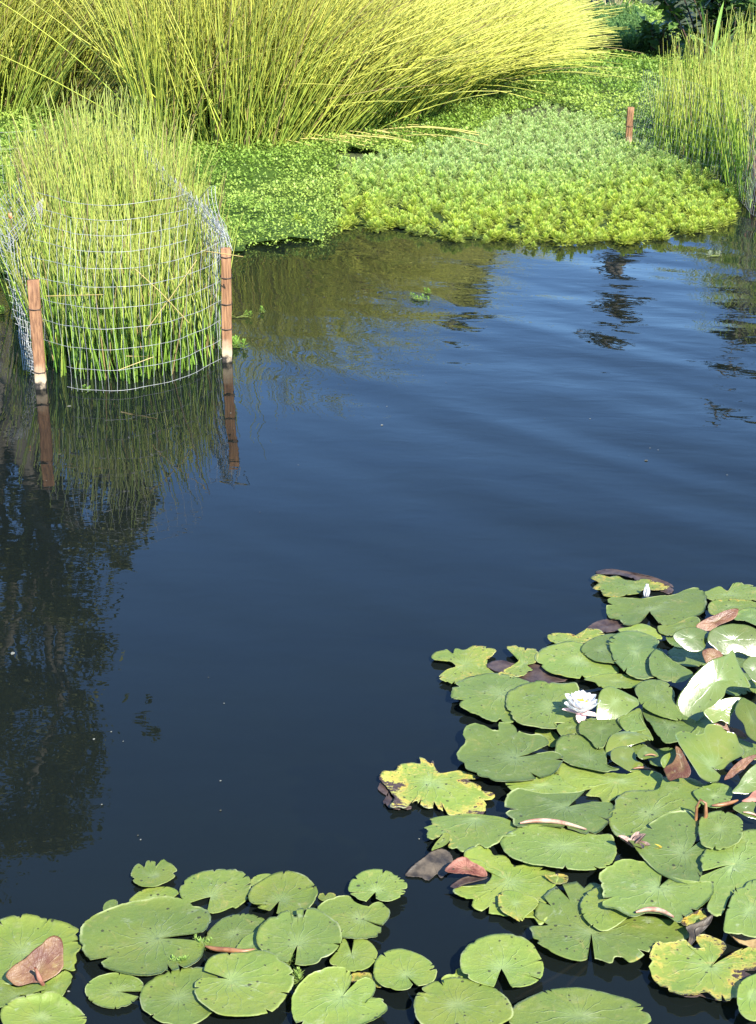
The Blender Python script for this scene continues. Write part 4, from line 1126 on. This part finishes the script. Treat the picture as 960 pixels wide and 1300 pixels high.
# a few broken straw stems caught in the wire
pa = [[gnd(60, 374, 0) * 0 + far(58, 376, 6.85), far(132, 374, 6.8), far(133, 373.5, 6.8)], [far(170, 340, 6.8), far(205, 372, 6.78), far(240, 410, 6.8)],
      [far(185, 420, 6.75), far(215, 380, 6.8), far(250, 330, 6.9)], [far(255, 318, 7.1), far(309, 326, 7.0), far(300, 332, 7.05)], [far(160, 452, 6.75), far(195, 453, 6.75), far(150, 470, 6.7)]]
v, f = tubes(np.array([[tuple(q) for q in p] for p in pa]), .0024, 4)
mk('broken_stems', v, f, M_reed, parent=cr, cols=np.tile((.44, .34, .11), (len(v), 1)))

caged_reeds('reed_clump', 'airy yellow-green reeds inside the far wire cage by the shrub',
            [tuple(gnd(828, 203)[:2]), tuple(gnd(880, 217)[:2]), tuple(gnd(922, 232)[:2]), tuple(gnd(942, 262)[:2]), tuple(gnd(975, 276)[:2]), (4.2, 10.8), (4.6, 13.2), (3.6, 15.2), (2.7, 15.2)], 2400, .80, .0058, YELLOWY, .06, hfun=lambda b: np.interp(b[:, 0] - .12 * (b[:, 1] - 11), [2.3, 2.6, 3.2], [.92, 1.2, 1.2]))


# ------------------------------------------------------------------ wire cages and stakes
def wires(paths, r=.0018):
    parts = []
    for p in paths:
        q = np.array([tuple(a) for a in p], float)
        parts.append(tubes(q[None], r, 4))
    v, f, _ = merge(parts)
    return v, f


def panel(grid_fn, nu, nv, rows=None, uskip=None):
    """grid_fn(u,v)->point. nu uprights, nv cross wires"""
    ps = []
    for i in range(nu + 1):
        ps.append([grid_fn(i / nu, k / 10) for k in range(11)])
    for k in range(nv + 1):
        ps.append([grid_fn(i / 24, k / nv) for i in range(25)])
    return ps


def stake(name, foot, top, label, width=.046, ties=(.25, .5, .8), sharp=False):
    foot, top = Vector(foot), Vector(top)
    o = empty(name, foot, label, 'stake', 'wooden stakes holding the wire cages')
    ax = top - foot
    nseg = 10; h = width / 2
    V = []
    for i in range(nseg + 1):
        c = foot + ax * (-.25 + 1.25 * i / nseg)
        j = .0012
        for sx, sy in ((-1, -1), (-.85, -1), (.85, -1), (1, -1), (1, .85), (1, 1), (-1, 1), (-1, .85)):
            V.append((c.x + sx * h + random.uniform(-j, j), c.y + sy * h * .8 + random.uniform(-j, j), c.z + (random.uniform(-.004, .003) if i == nseg else 0)))
    F = []
    for i in range(nseg):
        for k in range(8):
            a, b = i * 8 + k, i * 8 + (k + 1) % 8
            F.append((a, b, b + 8, a + 8))
    top_f = np.array([[nseg * 8 + k for k in range(8)]])
    mk('post', V, [np.array(F), top_f], M_wood, parent=o)
    for t_ in ties:
        c = foot + ax * t_
        e = h + .0035; d = h * .8 + .0035
        lp = [c + Vector(q) for q in ((-e, -d, .002), (0, -d - .001, -.003), (e, -d, .0), (e, d, .006), (-e, d, .004), (-e, -d, .002))]
        v, f = tubes(np.array([[tuple(q) for q in lp]]), .0022, 5)
        mk('tie_wire', v, f, M_tie, parent=o)
    return o


sL0, sL1 = gnd(52.5, 493), None
sL1 = far(42, 355, sL0.y + .05)
sR0 = gnd(288.5, 459); sR1 = far(287, 315, sR0.y + .01)
stake('wooden_stake', sL0, sL1, 'leaning reddish wooden stake with a pale foot at the outer corner of the near cage', ties=(.16, .74))
stake('wooden_stake', sR0, sR1, 'upright reddish wooden stake at the corner of the near cage, nearest the open water', width=.044, ties=(.3, .52, .75, .93))
sF0 = gnd(797, 189, .02); sF1 = far(801, 136, sF0.y)
stake('wooden_stake', sF0, sF1, 'thin reddish wooden stake of the far cage, standing in the feathery mat', width=.055, ties=(.55,))
sE0 = gnd(962, 244, .0); sE1 = far(960, 196, sE0.y)
stake('wooden_stake', sE0, sE1, 'wooden stake of the far cage at the picture edge', width=.055, ties=(.4,))

cage = empty('wire_cage', ((sL0 + sR0) / 2), 'near wire mesh cage with a crumpled top around the upright reeds', 'wire cage', 'wire cages around the reeds')
# front panel between the stakes, bulging towards the viewer
fr_px = [(50, 480), (85, 491), (110, 495), (142, 496), (180, 492), (222, 483), (256, 470), (288, 452)]
fr_w = np.array(catmull([np.array(gnd(x, y, .02)) for x, y in fr_px], False, 6))
fk = np.linspace(0, 1, len(fr_w))


def front(u, v, top=.92):
    x = np.interp(u, fk, fr_w[:, 0]); y = np.interp(u, fk, fr_w[:, 1])
    wob = .006 * math.sin(u * 23 + v * 7)
    return (x + (-.02 + .03 * v) * (u - .5) + .004 * math.sin(v * 17 + u * 40), y + wob + .05 * v * v + .62 * max(0, v - .5) ** 1.35 * (1 - .5 * u), .02 + top * v - .36 * max(0, v - .5) ** 1.35 + .012 * math.sin(u * 5 + v * 3) * v)


ps = []
nu, nv = 24, 10
for i in range(nu + 1):
    u = i / nu
    lo = 0.0 if u >= .135 else .2
    hi = .9 if .05 < u < .8 else .62
    ps.append([front(u, lo - (.012 if lo == 0 else 0) + (hi - lo) * k / 12) for k in range(13)])
for k in range(nv + 1):
    v_ = k / nv
    u0 = .14 if k < 2 else .0
    u1 = 1.0 if k <= 6 else .8
    ps.append([front(u0 + (u1 - u0) * i / 30, v_) for i in range(31)])
v, f = wires(ps[:nu + 1], .0008)
v2, f2 = wires(ps[nu + 1:], .0011)
v, f, _ = merge([(v, f[0]), (v2, f2[0])])
mk('front_panel', v, f, M_wire, parent=cage, smooth=True)
# side panel running back from the water-side stake, its top edge folded over
Bk = far(165, 196, 10.0)
ps = []


def side(u, v):
    p = sR0.lerp(Vector((Bk.x, Bk.y, 0)), u)
    return (p.x + .012 * math.sin(u * 9), p.y, .02 + v * .56 + .05 * u * v)


v, f = wires(panel(side, 44, 5), .0018)
mk('side_panel', v, f, M_wire, parent=cage, smooth=True)
ps = []
for k in range(8):
    ps.append([(lambda p: (p[0] + .018 * math.sin(k * 1.9 + u * 11) - .004 * k + .03, p[1], p[2] + .012 * k - .03 + .012 * math.sin(u * 17 + k)))(side(u, 1.0)) for u in np.linspace(0, 1, 30)])
for i in range(70):
    u = i / 69
    p = side(u, 1.0)
    ps.append([(p[0] + .045, p[1] - .02, p[2] - .05), (p[0] + .01 + .015 * math.sin(i * 2.1), p[1], p[2] + .055), (p[0] - .03, p[1] + .05, p[2] + .01)])
v, f = wires(ps, .0014)
mk('folded_rim', v, f, M_wire, parent=cage, smooth=True)
# loose flap bent outwards beside that stake
q00, q10, q01, q11 = far(289, 330, 7.25), far(262, 322, 8.2), far(274, 236, 7.6), far(235, 262, 8.4)


def flap(u, v): return tuple(q00.lerp(q10, u).lerp(q01.lerp(q11, u), v) + Vector((.01 * math.sin(v * 6), 0, .01 * math.sin(u * 9))))


v, f = wires(panel(flap, 9, 4), .0017)
mk('loose_flap', v, f, M_wire, parent=cage, smooth=True)
# outer side: crumpled panel down to the leaning stake
r0, r1, r2 = far(-22, 205, 8.4), far(4, 300, 7.6), far(46, 484, 6.95)
crum = catmull([np.array(r0), np.array(r1), np.array(far(20, 380, 7.2)), np.array(far(36, 450, 7.0)), np.array(r2)], False, 8)
ps = []
for k in range(4):
    ps.append([tuple(p + np.array([.022 * math.sin(k * 2.3 + i * .5) + .003 * k, .02 * math.cos(k * 1.3 + i * .4), .01 * math.sin(k + i)])) for i, p in enumerate(crum)])
for i in range(0, len(crum) - 1):
    for m in (0,):
        p = crum[i] * (1 - m) + crum[i + 1] * m
        ps.append([tuple(p + np.array([-.03, 0, .02])), tuple(p + np.array([.005, .01, 0])), tuple(p + np.array([.04, .02, -.015]))])
v, f = wires(ps, .0013)
mk('crumpled_rim', v, f, M_wire, parent=cage, smooth=True)
g00, g10, g01, g11 = far(6, 322, 7.5), far(50, 262, 8.1), far(-30, 285, 8.2), far(30, 222, 8.8)


def outer(u, v): return tuple(g00.lerp(g10, u).lerp(g01.lerp(g11, u), v))


ps = [[outer(u, v_ / 5) for u in (0, .5, 1)] for v_ in range(6)] + [[outer(u / 22, v_) for v_ in (0, .5, 1)] for u in range(23)]
kn = far(55, 251, 8.0)
for i in range(9):
    e = far(12 + 4.5 * i, 296 + 5.0 * i, 7.5)
    ps.append([tuple(kn), tuple(kn.lerp(e, .5)), tuple(e)])
    ps.append([tuple(e), tuple(e.lerp(far(24 + 3 * i, 420, 7.1), .5)), tuple(far(30 + 2.0 * i, 470, 7.0))])
v, f = wires(ps, .0016)
mk('outer_panel', v, f, M_wire, parent=cage, smooth=True)
b0, b1 = far(-40, 250, 9.6), far(62, 246, 9.9)


def back(u, v): return tuple(b0.lerp(b1, u) + Vector((0, 0, .40 * v - .02 * math.sin(u * 3))))


v, f = wires(panel(back, 9, 4), .0010)
mk('back_panel', v, f, M_wire, parent=cage, smooth=True)
p = far(13, 274, 7.7)
fx = np.array([(p.x - .009, p.y, p.z - .014), (p.x + .009, p.y - .002, p.z - .012), (p.x + .008, p.y, p.z + .014), (p.x - .008, p.y + .002, p.z + .012)])
fx2 = fx + np.array([0, .002, 0])
mk('tag', np.vstack([fx, fx2]), np.array([[0, 1, 2, 3], [7, 6, 5, 4], [0, 4, 5, 1], [1, 5, 6, 2], [2, 6, 7, 3], [3, 7, 4, 0]]), M_flag, parent=cage)

cage2 = empty('wire_cage', sF0, 'far wire mesh cage curving round the airy reeds beside the shrub', 'wire cage', 'wire cages around the reeds')
c2 = np.array(catmull([np.array(q) for q in (tuple(sF0), tuple(gnd(828, 206)), tuple(gnd(880, 224)), tuple(gnd(926, 240)), tuple(gnd(945, 268)), tuple(gnd(975, 282)), (4.4, 10.6, 0))], False, 8))
ck = np.linspace(0, 1, len(c2))


def farcage(u, v):
    lean = .10 * math.sin(v * 1.5) * (1 - u)
    return (np.interp(u, ck, c2[:, 0]) + lean, np.interp(u, ck, c2[:, 1]), .03 + .66 * v + .01 * math.sin(u * 31))


v, f = wires(panel(farcage, 60, 7), .0008)
mk('mesh_panel', v, f, M_wire, parent=cage2, smooth=True)


# ------------------------------------------------------------------ small floating plants
def sprig(px, py, n, spread, size, label, col=(.36, .55, .10)):
    c = gnd(px, py, .0)
    p = np.c_[rng.normal(c.x, spread, n), rng.normal(c.y, spread * .8, n)]
    v, f, cc = plumes(p, np.full(n, .006), size * rng.uniform(.7, 1.2, n), np.tile(col, (n, 1)), whorls=4, per=7, height=size * .5)
    run = [np.array([[(c.x, c.y, .004), ((c.x + q[0]) / 2, (c.y + q[1]) / 2 + .004, .007), (q[0], q[1], .008)]]) for q in p]
    rv = [tubes(q, .0022, 4) for q in run]
    v, f, cc = merge([(v, f, cc)] + [(a_, b_, (.3, .36, .1)) for a_, b_ in rv])
    o = mk('water_sprig', v, f, M_feather, cols=cc, loc=(c.x, c.y, 0))
    return tag(o, label, 'water plant', 'loose sprigs of floating water plant')


sprig(303, 441, 6, .035, .06, 'feathery light green sprig floating at the foot of the upright near stake')
sprig(300, 404, 3, .03, .045, 'few tiny leaves floating just above the stake-foot sprig')
sprig(335, 397, 2, .012, .04, 'single tiny green rosette floating off the near cage on reed reflections')
sprig(526, 381, 6, .06, .035, 'scattered row of tiny green rosettes in the middle of the pond')
sprig(539, 372, 3, .02, .04, 'small pair of green rosettes just behind the scattered row')
sprig(912, 326, 4, .035, .04, 'pale floating sprig among the far reed reflections', (.5, .55, .35))
sprig(112, 498, 3, .012, .035, 'tiny green leaf caught under the bottom wire of the near cage')
sprig(4, 398, 4, .02, .05, 'green sprig at the picture edge beside the crumpled wire')
sprig(*pix('q', (272, 590)), 5, .009, .030, 'bright feathery tuft on the near rim of the largest oval pad', (.36, .5, .12))
sprig(*pix('q', (382, 492)), 3, .006, .035, 'bright green tuft at the slit of the largest oval pad', (.36, .5, .12))
sprig(*pix('q', (866, 665)), 4, .008, .028, 'bright green tuft between the yellow-green notched pad and the torn V-notched pad', (.36, .5, .12))
sprig(*pix('q', (820, 580)), 3, .006, .03, 'pale green tuft by the slit of the deeper green round pad', (.36, .5, .12))
sprig(*pix('d', (735, 755)), 7, .012, .03, 'light green feathery sprig round the withered brown bud', (.34, .48, .12))

# withered buds
wb = gnd(*pix('d', (728, 812)), .045)
wbud = empty('withered_bud', wb, 'withered brown bud with a yellow scale, lying on the ridged green pad', 'withered bud')
v, f, _ = merge([petal(wb - Vector((.014, 0, .012)), a, .042, .02, u_, .9, .25) for a, u_ in ((R(-20), .2), (R(25), .5), (R(-60), .3), (R(60), .35), (R(0), .8), (R(170), .5))])
mk('scales', v, f, simple('withered_petal', (.12, .06, .05), .6, 0, (.42, .28, .22), 50, .4, .003), parent=wbud, smooth=True)
v, f = petal(wb + Vector((.012, -.004, -.016)), R(-10), .04, .02, .1, .7, .3)
mk('yellow_scale', v, f, M_orange, parent=wbud, smooth=True)
ob = gnd(*pix('e', (545, 1050)), .05)
obud = empty('withered_bud', ob, 'withered orange bud bent into a loop, above a light green pad', 'withered bud')
lp = np.array([[(ob.x - .012, ob.y, ob.z - .03), (ob.x - .012, ob.y + .004, ob.z + .02), (ob.x - .004, ob.y + .006, ob.z + .038), (ob.x + .008, ob.y + .004, ob.z + .03), (ob.x + .01, ob.y, ob.z), (ob.x + .002, ob.y, ob.z - .03)]])
v, f = tubes(lp, np.array([[.004, .0035, .003, .0035, .005, .004]]), 6)
mk('loop', v, f, M_under, parent=obud, smooth=True)
v, f, _ = merge([petal(ob - Vector((0, 0, .03)), a, .025, .012, .3, .8, .3) for a in (0, 1.3, 2.6, 4.0, 5.2)])
mk('scales', v, f, M_under, parent=obud, smooth=True)

# stalks under the water
for (a, b, z0, lab) in ((pix('g', (235, 512)), pix('g', (-10, 668)), -.012, 'longer brown lily stalk trailing under water towards the bottom edge'),
                        (pix('g', (285, 500)), pix('g', (195, 620)), -.012, 'shorter brown lily stalk trailing under water below the largest tattered pad'),
                        (pix('q', (440, 240)), pix('q', (230, 330)), -.01, 'sunken stalk showing through the wedge notch of the smooth oval pad'),
                        (pix('p', (380, 615)), pix('p', (450, 680)), -.008, 'sunken stalk between the corner pad and the small smooth pad')):
    A_, B_ = gnd(*a, z0), gnd(*b, z0 - .05)
    q = np.array([[tuple(A_.lerp(B_, s) + Vector((.004 * math.sin(s * 5), 0, 0))) for s in np.linspace(0, 1, 8)]])
    v, f = tubes(q, .0045, 6)
    tag(mk('lily_stalk', v, f, M_stalk, loc=tuple(A_), smooth=True), lab, 'stalk', 'lily stalks under the water')


# ------------------------------------------------------------------ shrub and broad-leaved plants at the far corner
def blades(pos, dirs, side, L, W, fold=.12):
    """ovate leaves with a midrib fold: six verts, two quads + two tris joined as quads"""
    up = np.cross(side, dirs)
    L, W = L[:, None], W[:, None]
    b = pos; t = pos + dirs * L - up * L * .12
    m1 = pos + dirs * L * .35; m2 = pos + dirs * L * .7 - up * L * .04
    l1 = m1 - side * W * .5 + up * W * fold; r1 = m1 + side * W * .5 + up * W * fold
    l2 = m2 - side * W * .38 + up * W * fold; r2 = m2 + side * W * .38 + up * W * fold
    V = np.stack([b, l1, l2, t, r2, r1, m1, m2], 1)
    n = len(pos); o = (np.arange(n) * 8)[:, None]
    F = np.concatenate([o + np.array([[0, 6, 1, 1]])[:, :3].repeat(1, 0) for _ in range(1)])
    tri = np.concatenate([o + np.array([q]) for q in ((0, 6, 1), (0, 5, 6), (7, 3, 2), (7, 4, 3))])
    quad = np.concatenate([o + np.array([q]) for q in ((6, 7, 2, 1), (5, 4, 7, 6))])
    return V.reshape(-1, 3), [tri, quad], 8


def rnd_dirs(n, zmin=-.4, zmax=.8):
    a = rng.uniform(0, 2 * np.pi, n); z = rng.uniform(zmin, zmax, n); h = np.sqrt(np.maximum(1 - z * z, 0))
    d = np.stack([np.cos(a) * h, np.sin(a) * h, z], 1)
    s = np.cross(d, np.array([0, 0, 1.0])) + rng.normal(0, .35, (n, 3))
    s -= d * (s * d).sum(1, keepdims=True); s /= np.linalg.norm(s, axis=1, keepdims=True)
    return d, s


def leafy_shrub(name, label, cat, centre, rx, ry, h, nstem, nleaf, L, cols, group=None):
    c = Vector(centre)
    root = empty(name, c, label, cat, group)
    tips = []
    P_ = []
    for k in range(nstem):
        a = random.uniform(0, 6.28); t = random.uniform(.2, 1) ** .6
        tip = Vector((c.x + math.cos(a) * rx * t, c.y + math.sin(a) * ry * t, c.z + h * random.uniform(.6, 1.05) * (1.08 - .45 * t * t)))
        foot = Vector((c.x + math.cos(a) * rx * .45 * t, c.y + math.sin(a) * ry * .45 * t, c.z - .05))
        q = [tuple(foot.lerp(tip, s) + Vector((0, 0, .12 * math.sin(math.pi * s)))) for s in np.linspace(0, 1, 7)]
        P_.append(q)
    P_ = np.array(P_)
    v, f = tubes(P_, np.linspace(.016, .004, 7)[None], 5)
    mk('stems', v, f, M_shrub, parent=root, cols=np.tile((.12, .075, .05), (len(v), 1)), smooth=True)
    si = rng.integers(0, nstem, nleaf); u = rng.uniform(.12, 1.0, nleaf) ** .8 * 5.999
    i0 = u.astype(int); fr = (u - i0)[:, None]
    pos = P_[si, i0] * (1 - fr) + P_[si, np.minimum(i0 + 1, 6)] * fr + rng.normal(0, .03, (nleaf, 3))
    d, s = rnd_dirs(nleaf)
    Ls = L * rng.uniform(.6, 1.25, nleaf)
    v, f, k = blades(pos, d, s, Ls, Ls * .55)
    cc = np.array(cols[0]) + (np.array(cols[1]) - np.array(cols[0])) * rng.uniform(0, 1, (nleaf, 1)) ** 1.5
    mk('leaves', v, f, M_shrub, parent=root, cols=np.repeat(cc, k, 0))
    return root


sh = far(920, 66, 19.5)
gz = lambda x, y: float(ground_z(np.array([x]), np.array([y]))[0])
leafy_shrub('leafy_shrub', 'dark broad-leaved shrub with deep shade inside, at the far corner of the pond', 'shrub', (4.55, 20.0, gz(4.55, 20)), 1.45, .9, 1.9, 44, 2800, .16, ((.035, .075, .018), (.10, .19, .04)))
leafy_shrub('leafy_shrub', 'low dark shrub side-shoot with lit leaves over the green ground cover', 'shrub', (3.55, 20.6, gz(3.5, 20.4)), .36, .4, .5, 14, 170, .15, ((.05, .10, .025), (.17, .27, .07)))


def strap_plant(label, x, y, n, L, col, spread=.5, w=.03):
    g0 = gz(x, y)
    root = empty('strap_leaf_plant', (x, y, g0), label, 'plant', 'strap-leaved plants at the foot of the shrub')
    V, F, C, k0 = [], [], [], 0
    s = np.linspace(0, 1, 8)
    for k in range(n):
        a = random.uniform(0, 6.28); l = L * random.uniform(.6, 1.1); sp = spread * random.uniform(.2, 1)
        r_ = l * sp * s + .25 * l * sp * s ** 2
        z = g0 + l * s * (1 - .35 * sp * s * s)
        wd = w * np.sin(np.pi * np.clip(.12 + .88 * s, 0, 1)) ** .6 * .5
        cx, cy = x + random.gauss(0, .06) + r_ * math.cos(a), y + random.gauss(0, .06) + r_ * math.sin(a)
        for sg in (-1, 0, 1):
            V.append(np.stack([cx - sg * wd * math.sin(a), cy + sg * wd * math.cos(a), z + abs(sg) * wd * .4], 1))
        i = k0 + np.arange(24).reshape(3, 8)
        F.append(np.stack([i[:-1, :-1], i[:-1, 1:], i[1:, 1:], i[1:, :-1]], -1).reshape(-1, 4)); k0 += 24
        C.append(np.tile(np.array(col) * random.uniform(.75, 1.25), (24, 1)))
    mk('leaves', np.concatenate(V), np.concatenate(F), M_shrub, parent=root, cols=np.concatenate(C))
    return root


strap_plant('light green strap-leaved plant leaning out in front of the dark shrub', 3.75, 18.7, 9, 1.0, (.22, .38, .07), .75, .045)
strap_plant('upright pale green spears in front of the middle of the dark shrub', 4.35, 18.6, 10, .85, (.26, .36, .10), .22, .05)
strap_plant('bright green leaf tuft half hidden behind the far cage reeds', 4.0, 18.2, 12, .62, (.24, .36, .09), .8, .06)
strap_plant('pale upright spears at the picture edge beside the dark shrub', 4.95, 18.5, 9, .8, (.2, .3, .08), .3, .05)

# pale feathery low plants beyond the ground cover, and a broad grey-green leaf plant behind them
pp = np.c_[rng.uniform(2.75, 3.75, 420), rng.uniform(20.5, 25.5, 420)]
sz = rng.uniform(.12, .2, 420)
v, f, c = plumes(pp, ground_z(pp[:, 0], pp[:, 1]) + .05 + .15 * (vnoise(pp[:, 0], pp[:, 1], 1.0, 3.0) + .5), sz, np.tile((.22, .36, .11), (420, 1)))
tag(mk('low_pale_plants', v, f, M_feather, cols=c), 'pale green low plants beside the shrub at the far end of the shore', 'low plants', kind='stuff')


def big_leaf_plant(label, x, y, L, n, col):
    g0 = gz(x, y)
    root = empty('broad_leaf_plant', (x, y, g0), label, 'plant')
    pos, d, s = [], [], []
    P_ = []
    for k in range(n):
        a = 2 * math.pi * k / n + random.uniform(-.3, .3)
        h = random.uniform(.35, .7)
        tip = np.array([x + math.cos(a) * .35, y + math.sin(a) * .35, g0 + h])
        P_.append([np.array([x, y, g0]) * (1 - t_) + tip * t_ + np.array([0, 0, .1 * math.sin(3.14 * t_)]) for t_ in np.linspace(0, 1, 6)])
        pos.append(tip); dd = np.array([math.cos(a), math.sin(a), -.15]); d.append(dd / np.linalg.norm(dd)); s.append((-math.sin(a), math.cos(a), 0))
    v, f = tubes(np.array(P_), .012, 5)
    mk('leaf_stalks', v, f, M_shrub, parent=root, cols=np.tile((.15, .2, .08), (len(v), 1)), smooth=True)
    Ls = np.full(n, L) * rng.uniform(.8, 1.15, n)
    v, f, k = blades(np.array(pos) - np.array(d) * L * .35, np.array(d), np.array(s), Ls, Ls * .9, .06)
    mk('leaves', v, f, M_shrub, parent=root, cols=np.tile(col, (len(v), 1)))


big_leaf_plant('grey-green broad-leaved plant at the far end, behind the pale low plants', 4.6, 29.5, .75, 9, (.20, .30, .19))
big_leaf_plant('second grey-green broad-leaved plant partly hidden by the golden reeds', 3.9, 30.5, .7, 8, (.17, .26, .17))
bpz = far(786, 16, 26.0)
sb = empty('plastic_scrap', (bpz.x, bpz.y, bpz.z), 'small pale blue crumpled scrap among far plants', 'scrap')
v = np.array([(bpz.x + a * .07 + random.uniform(-.015, .015), bpz.y + .05 * math.sin(a * 4 + b * 3), bpz.z + b * .045 + random.uniform(-.012, .012)) for b in (-1, -.3, .4, 1) for a in (-1, -.5, 0, .5, 1)])
i = np.arange(20).reshape(4, 5)
F = np.stack([i[:-1, :-1], i[:-1, 1:], i[1:, 1:], i[1:, :-1]], -1).reshape(-1, 4)
so_ = mk('sheet', v, F, M_blue, parent=sb)
md = so_.modifiers.new('thick', 'SOLIDIFY'); md.thickness = .006
# tan grass tuft at the end of the golden reeds
strap_plant('dry tan grass tuft at the end of the golden reeds', 3.55, 24.8, 60, .75, (.42, .36, .17), .8, .012)


# ------------------------------------------------------------------ trees beyond the reeds, seen mirrored in the water
def tree(name, label, foot, trunk_top, rad, clumps, nleaf, leaf, cols, group='trees beyond the reeds', limb_n=None):
    foot, trunk_top = Vector(foot), Vector(trunk_top)
    root = empty(name, foot, label, 'tree', group)
    path = [foot + Vector((0, 0, -.3))] + [foot.lerp(trunk_top, s) + Vector((.18 * math.sin(s * 4 + foot.x), .12 * math.cos(s * 5), 0)) for s in (.15, .35, .55, .75, 1.0)]
    parts = [tubes(np.array([[tuple(q) for q in path]]), np.array([[rad * 1.3, rad, rad * .85, rad * .7, rad * .5, rad * .3]]), 9)]
    for (c, r_) in clumps[:limb_n]:
        s = random.uniform(.35, .95)
        b = foot.lerp(trunk_top, s)
        c = Vector(c)
        m = b.lerp(c, .5) + Vector((random.uniform(-.2, .2), random.uniform(-.2, .2), .15))
        parts.append(tubes(np.array([[tuple(b), tuple(b.lerp(m, .6)), tuple(m), tuple(m.lerp(c, .6)), tuple(c)]]), np.array([[rad * .42, rad * .34, rad * .25, rad * .16, rad * .06]]), 6))
    v, f, _ = merge(parts)
    mk('trunk', v, f, M_bark, parent=root, smooth=True)
    cs = np.array([tuple(c) for c, _ in clumps]); rs = np.array([r for _, r in clumps], float)
    wgt = rs ** 2.2 / (rs ** 2.2).sum()
    k = rng.choice(len(cs), nleaf, p=wgt)
    d = rng.normal(0, 1, (nleaf, 3)); d /= np.linalg.norm(d, axis=1, keepdims=True)
    rad_ = rs[k] * (rng.uniform(0, 1, nleaf) ** .45) * (1 + .25 * rng.normal(0, 1, nleaf))
    pos = cs[k] + d * rad_[:, None] * np.array([1, 1, .8])
    n3 = np.array([noise.noise(Vector(p * 1.6)) for p in pos])
    ok = n3 > -.22
    pos = pos[ok]; n = len(pos)
    dd, ss = rnd_dirs(n, -.8, .5)
    Ls = leaf * rng.uniform(.6, 1.3, n)
    v, f, kk = blades(pos, dd, ss, Ls, Ls * .5)
    cc = np.array(cols[0]) + (np.array(cols[1]) - np.array(cols[0])) * np.clip(.5 + n3[ok, None] * .8 + rng.normal(0, .25, (n, 1)), 0, 1)
    mk('crown', v, f, M_tree, parent=root, cols=np.repeat(cc, kk, 0))
    return root


def clump_px(lst, Y, dy=1.2):
    out = []
    for px, py, rp in lst:
        yy = Y + random.uniform(-dy, dy)
        out.append((mirrored(px, py, yy), rp / FOC * Y))
    return out


Y = 21.0
big = clump_px([(20, 560, 60), (-60, 620, 90), (60, 640, 55), (120, 600, 45), (150, 670, 38), (100, 690, 40), (20, 720, 60), (-80, 760, 110), (60, 790, 50), (30, 870, 70), (85, 900, 45), (-60, 930, 110), (60, 980, 65), (100, 1010, 35), (20, 1050, 60), (-70, 1080, 90), (70, 1060, 40), (-130, 700, 90), (-150, 850, 110), (-150, 1020, 100)], Y)
big += clump_px([(150, 600, 48), (130, 680, 52), (162, 645, 32), (90, 760, 55), (105, 830, 42), (105, 950, 45), (90, 1025, 45), (150, 720, 22)], Y)
big += clump_px([(172, 885, 11), (188, 905, 12), (200, 930, 11)], Y, .1)
f0 = mirrored(-60, 400, Y); top = mirrored(95, 800, Y)
tree('broadleaf_tree', 'tall dark tree mirrored along the whole near side of the pond', (f0.x, Y, gz(f0.x, Y)), top, .24, big, 64000, .11, ((.10, .12, .04), (.32, .32, .11)), limb_n=16)
Y = 34.0
tree('broadleaf_tree', 'dark rounded tree mirrored beside the golden reeds near the feathery mat', (1.75, Y, gz(1.75, Y)), mirrored(582, 385, Y), .16,
     clump_px([(590, 315, 34), (612, 330, 20), (572, 335, 24), (592, 355, 26), (582, 380, 20), (602, 378, 14), (578, 408, 10), (620, 312, 16), (566, 360, 16)], Y), 7000, .16, ((.035, .05, .018), (.12, .15, .045)))
tree('broadleaf_tree', 'small dark treetop mirrored just past the reed tips', (-1.1, 30, gz(-1.1, 30)), mirrored(408, 395, 30), .12,
     clump_px([(410, 350, 26), (405, 375, 20), (420, 392, 14), (398, 400, 10), (425, 365, 14)], 30), 3500, .14, ((.035, .05, .018), (.13, .15, .045)))
Y = 40.0
tree('broadleaf_tree', 'slender tree with a bare trunk mirrored in the open water before the mat', (6.15, Y, gz(6.1, Y)), mirrored(786, 395, Y), .2,
     clump_px([(785, 375, 20), (768, 380, 15), (802, 378, 13), (785, 395, 14), (776, 352, 12), (798, 345, 10), (784, 335, 8), (757, 347, 7), (812, 362, 7), (778, 415, 6)], Y), 3200, .13, ((.06, .065, .025), (.20, .18, .06)))
Y = 36.0
tree('broadleaf_tree', 'spreading tree mirrored in broken ripples behind the far cage', (8.9, Y, gz(8.9, Y)), mirrored(965, 430, Y), .2,
     clump_px([(950, 350, 26), (925, 380, 22), (960, 390, 30), (935, 415, 18), (970, 430, 28), (915, 432, 12), (940, 452, 14), (985, 380, 40), (1000, 440, 35), (930, 470, 8), (910, 510, 6)], Y), 6500, .19, ((.05, .065, .025), (.18, .18, .055)))


# ------------------------------------------------------------------ pollen and leaf bits drifting on the water
nb = 420
bx = np.c_[rng.uniform(-3.2, 3.2, nb), rng.uniform(2.3, 11.0, nb)]
dens = np.array([noise.noise(Vector((x * .8, y * .8, 3.3))) for x, y in bx])
bx = bx[dens > -.05]; nb = len(bx)
rb = rng.uniform(.0012, .0035, nb) * np.where(rng.uniform(0, 1, nb) < .06, 3, 1)
an = rng.uniform(0, 6.28, nb)
V = []
for k in range(5):
    a = an + k * 2 * np.pi / 5
    V.append(np.c_[bx[:, 0] + np.cos(a) * rb * rng.uniform(.6, 1.3, nb), bx[:, 1] + np.sin(a) * rb * rng.uniform(.6, 1.6, nb), np.full(nb, .0018)])
V = np.stack(V, 1).reshape(-1, 3)
ccol = np.where(rng.uniform(0, 1, (nb, 1)) < .6, np.array([[.30, .29, .22]]), np.array([[.10, .09, .05]]))
tag(mk('floating_specks', V, np.arange(nb * 5).reshape(-1, 5), M_leafy, cols=np.repeat(ccol, 5, 0)), 'specks of pollen and leaf bits drifting on the open water', 'specks', kind='stuff')
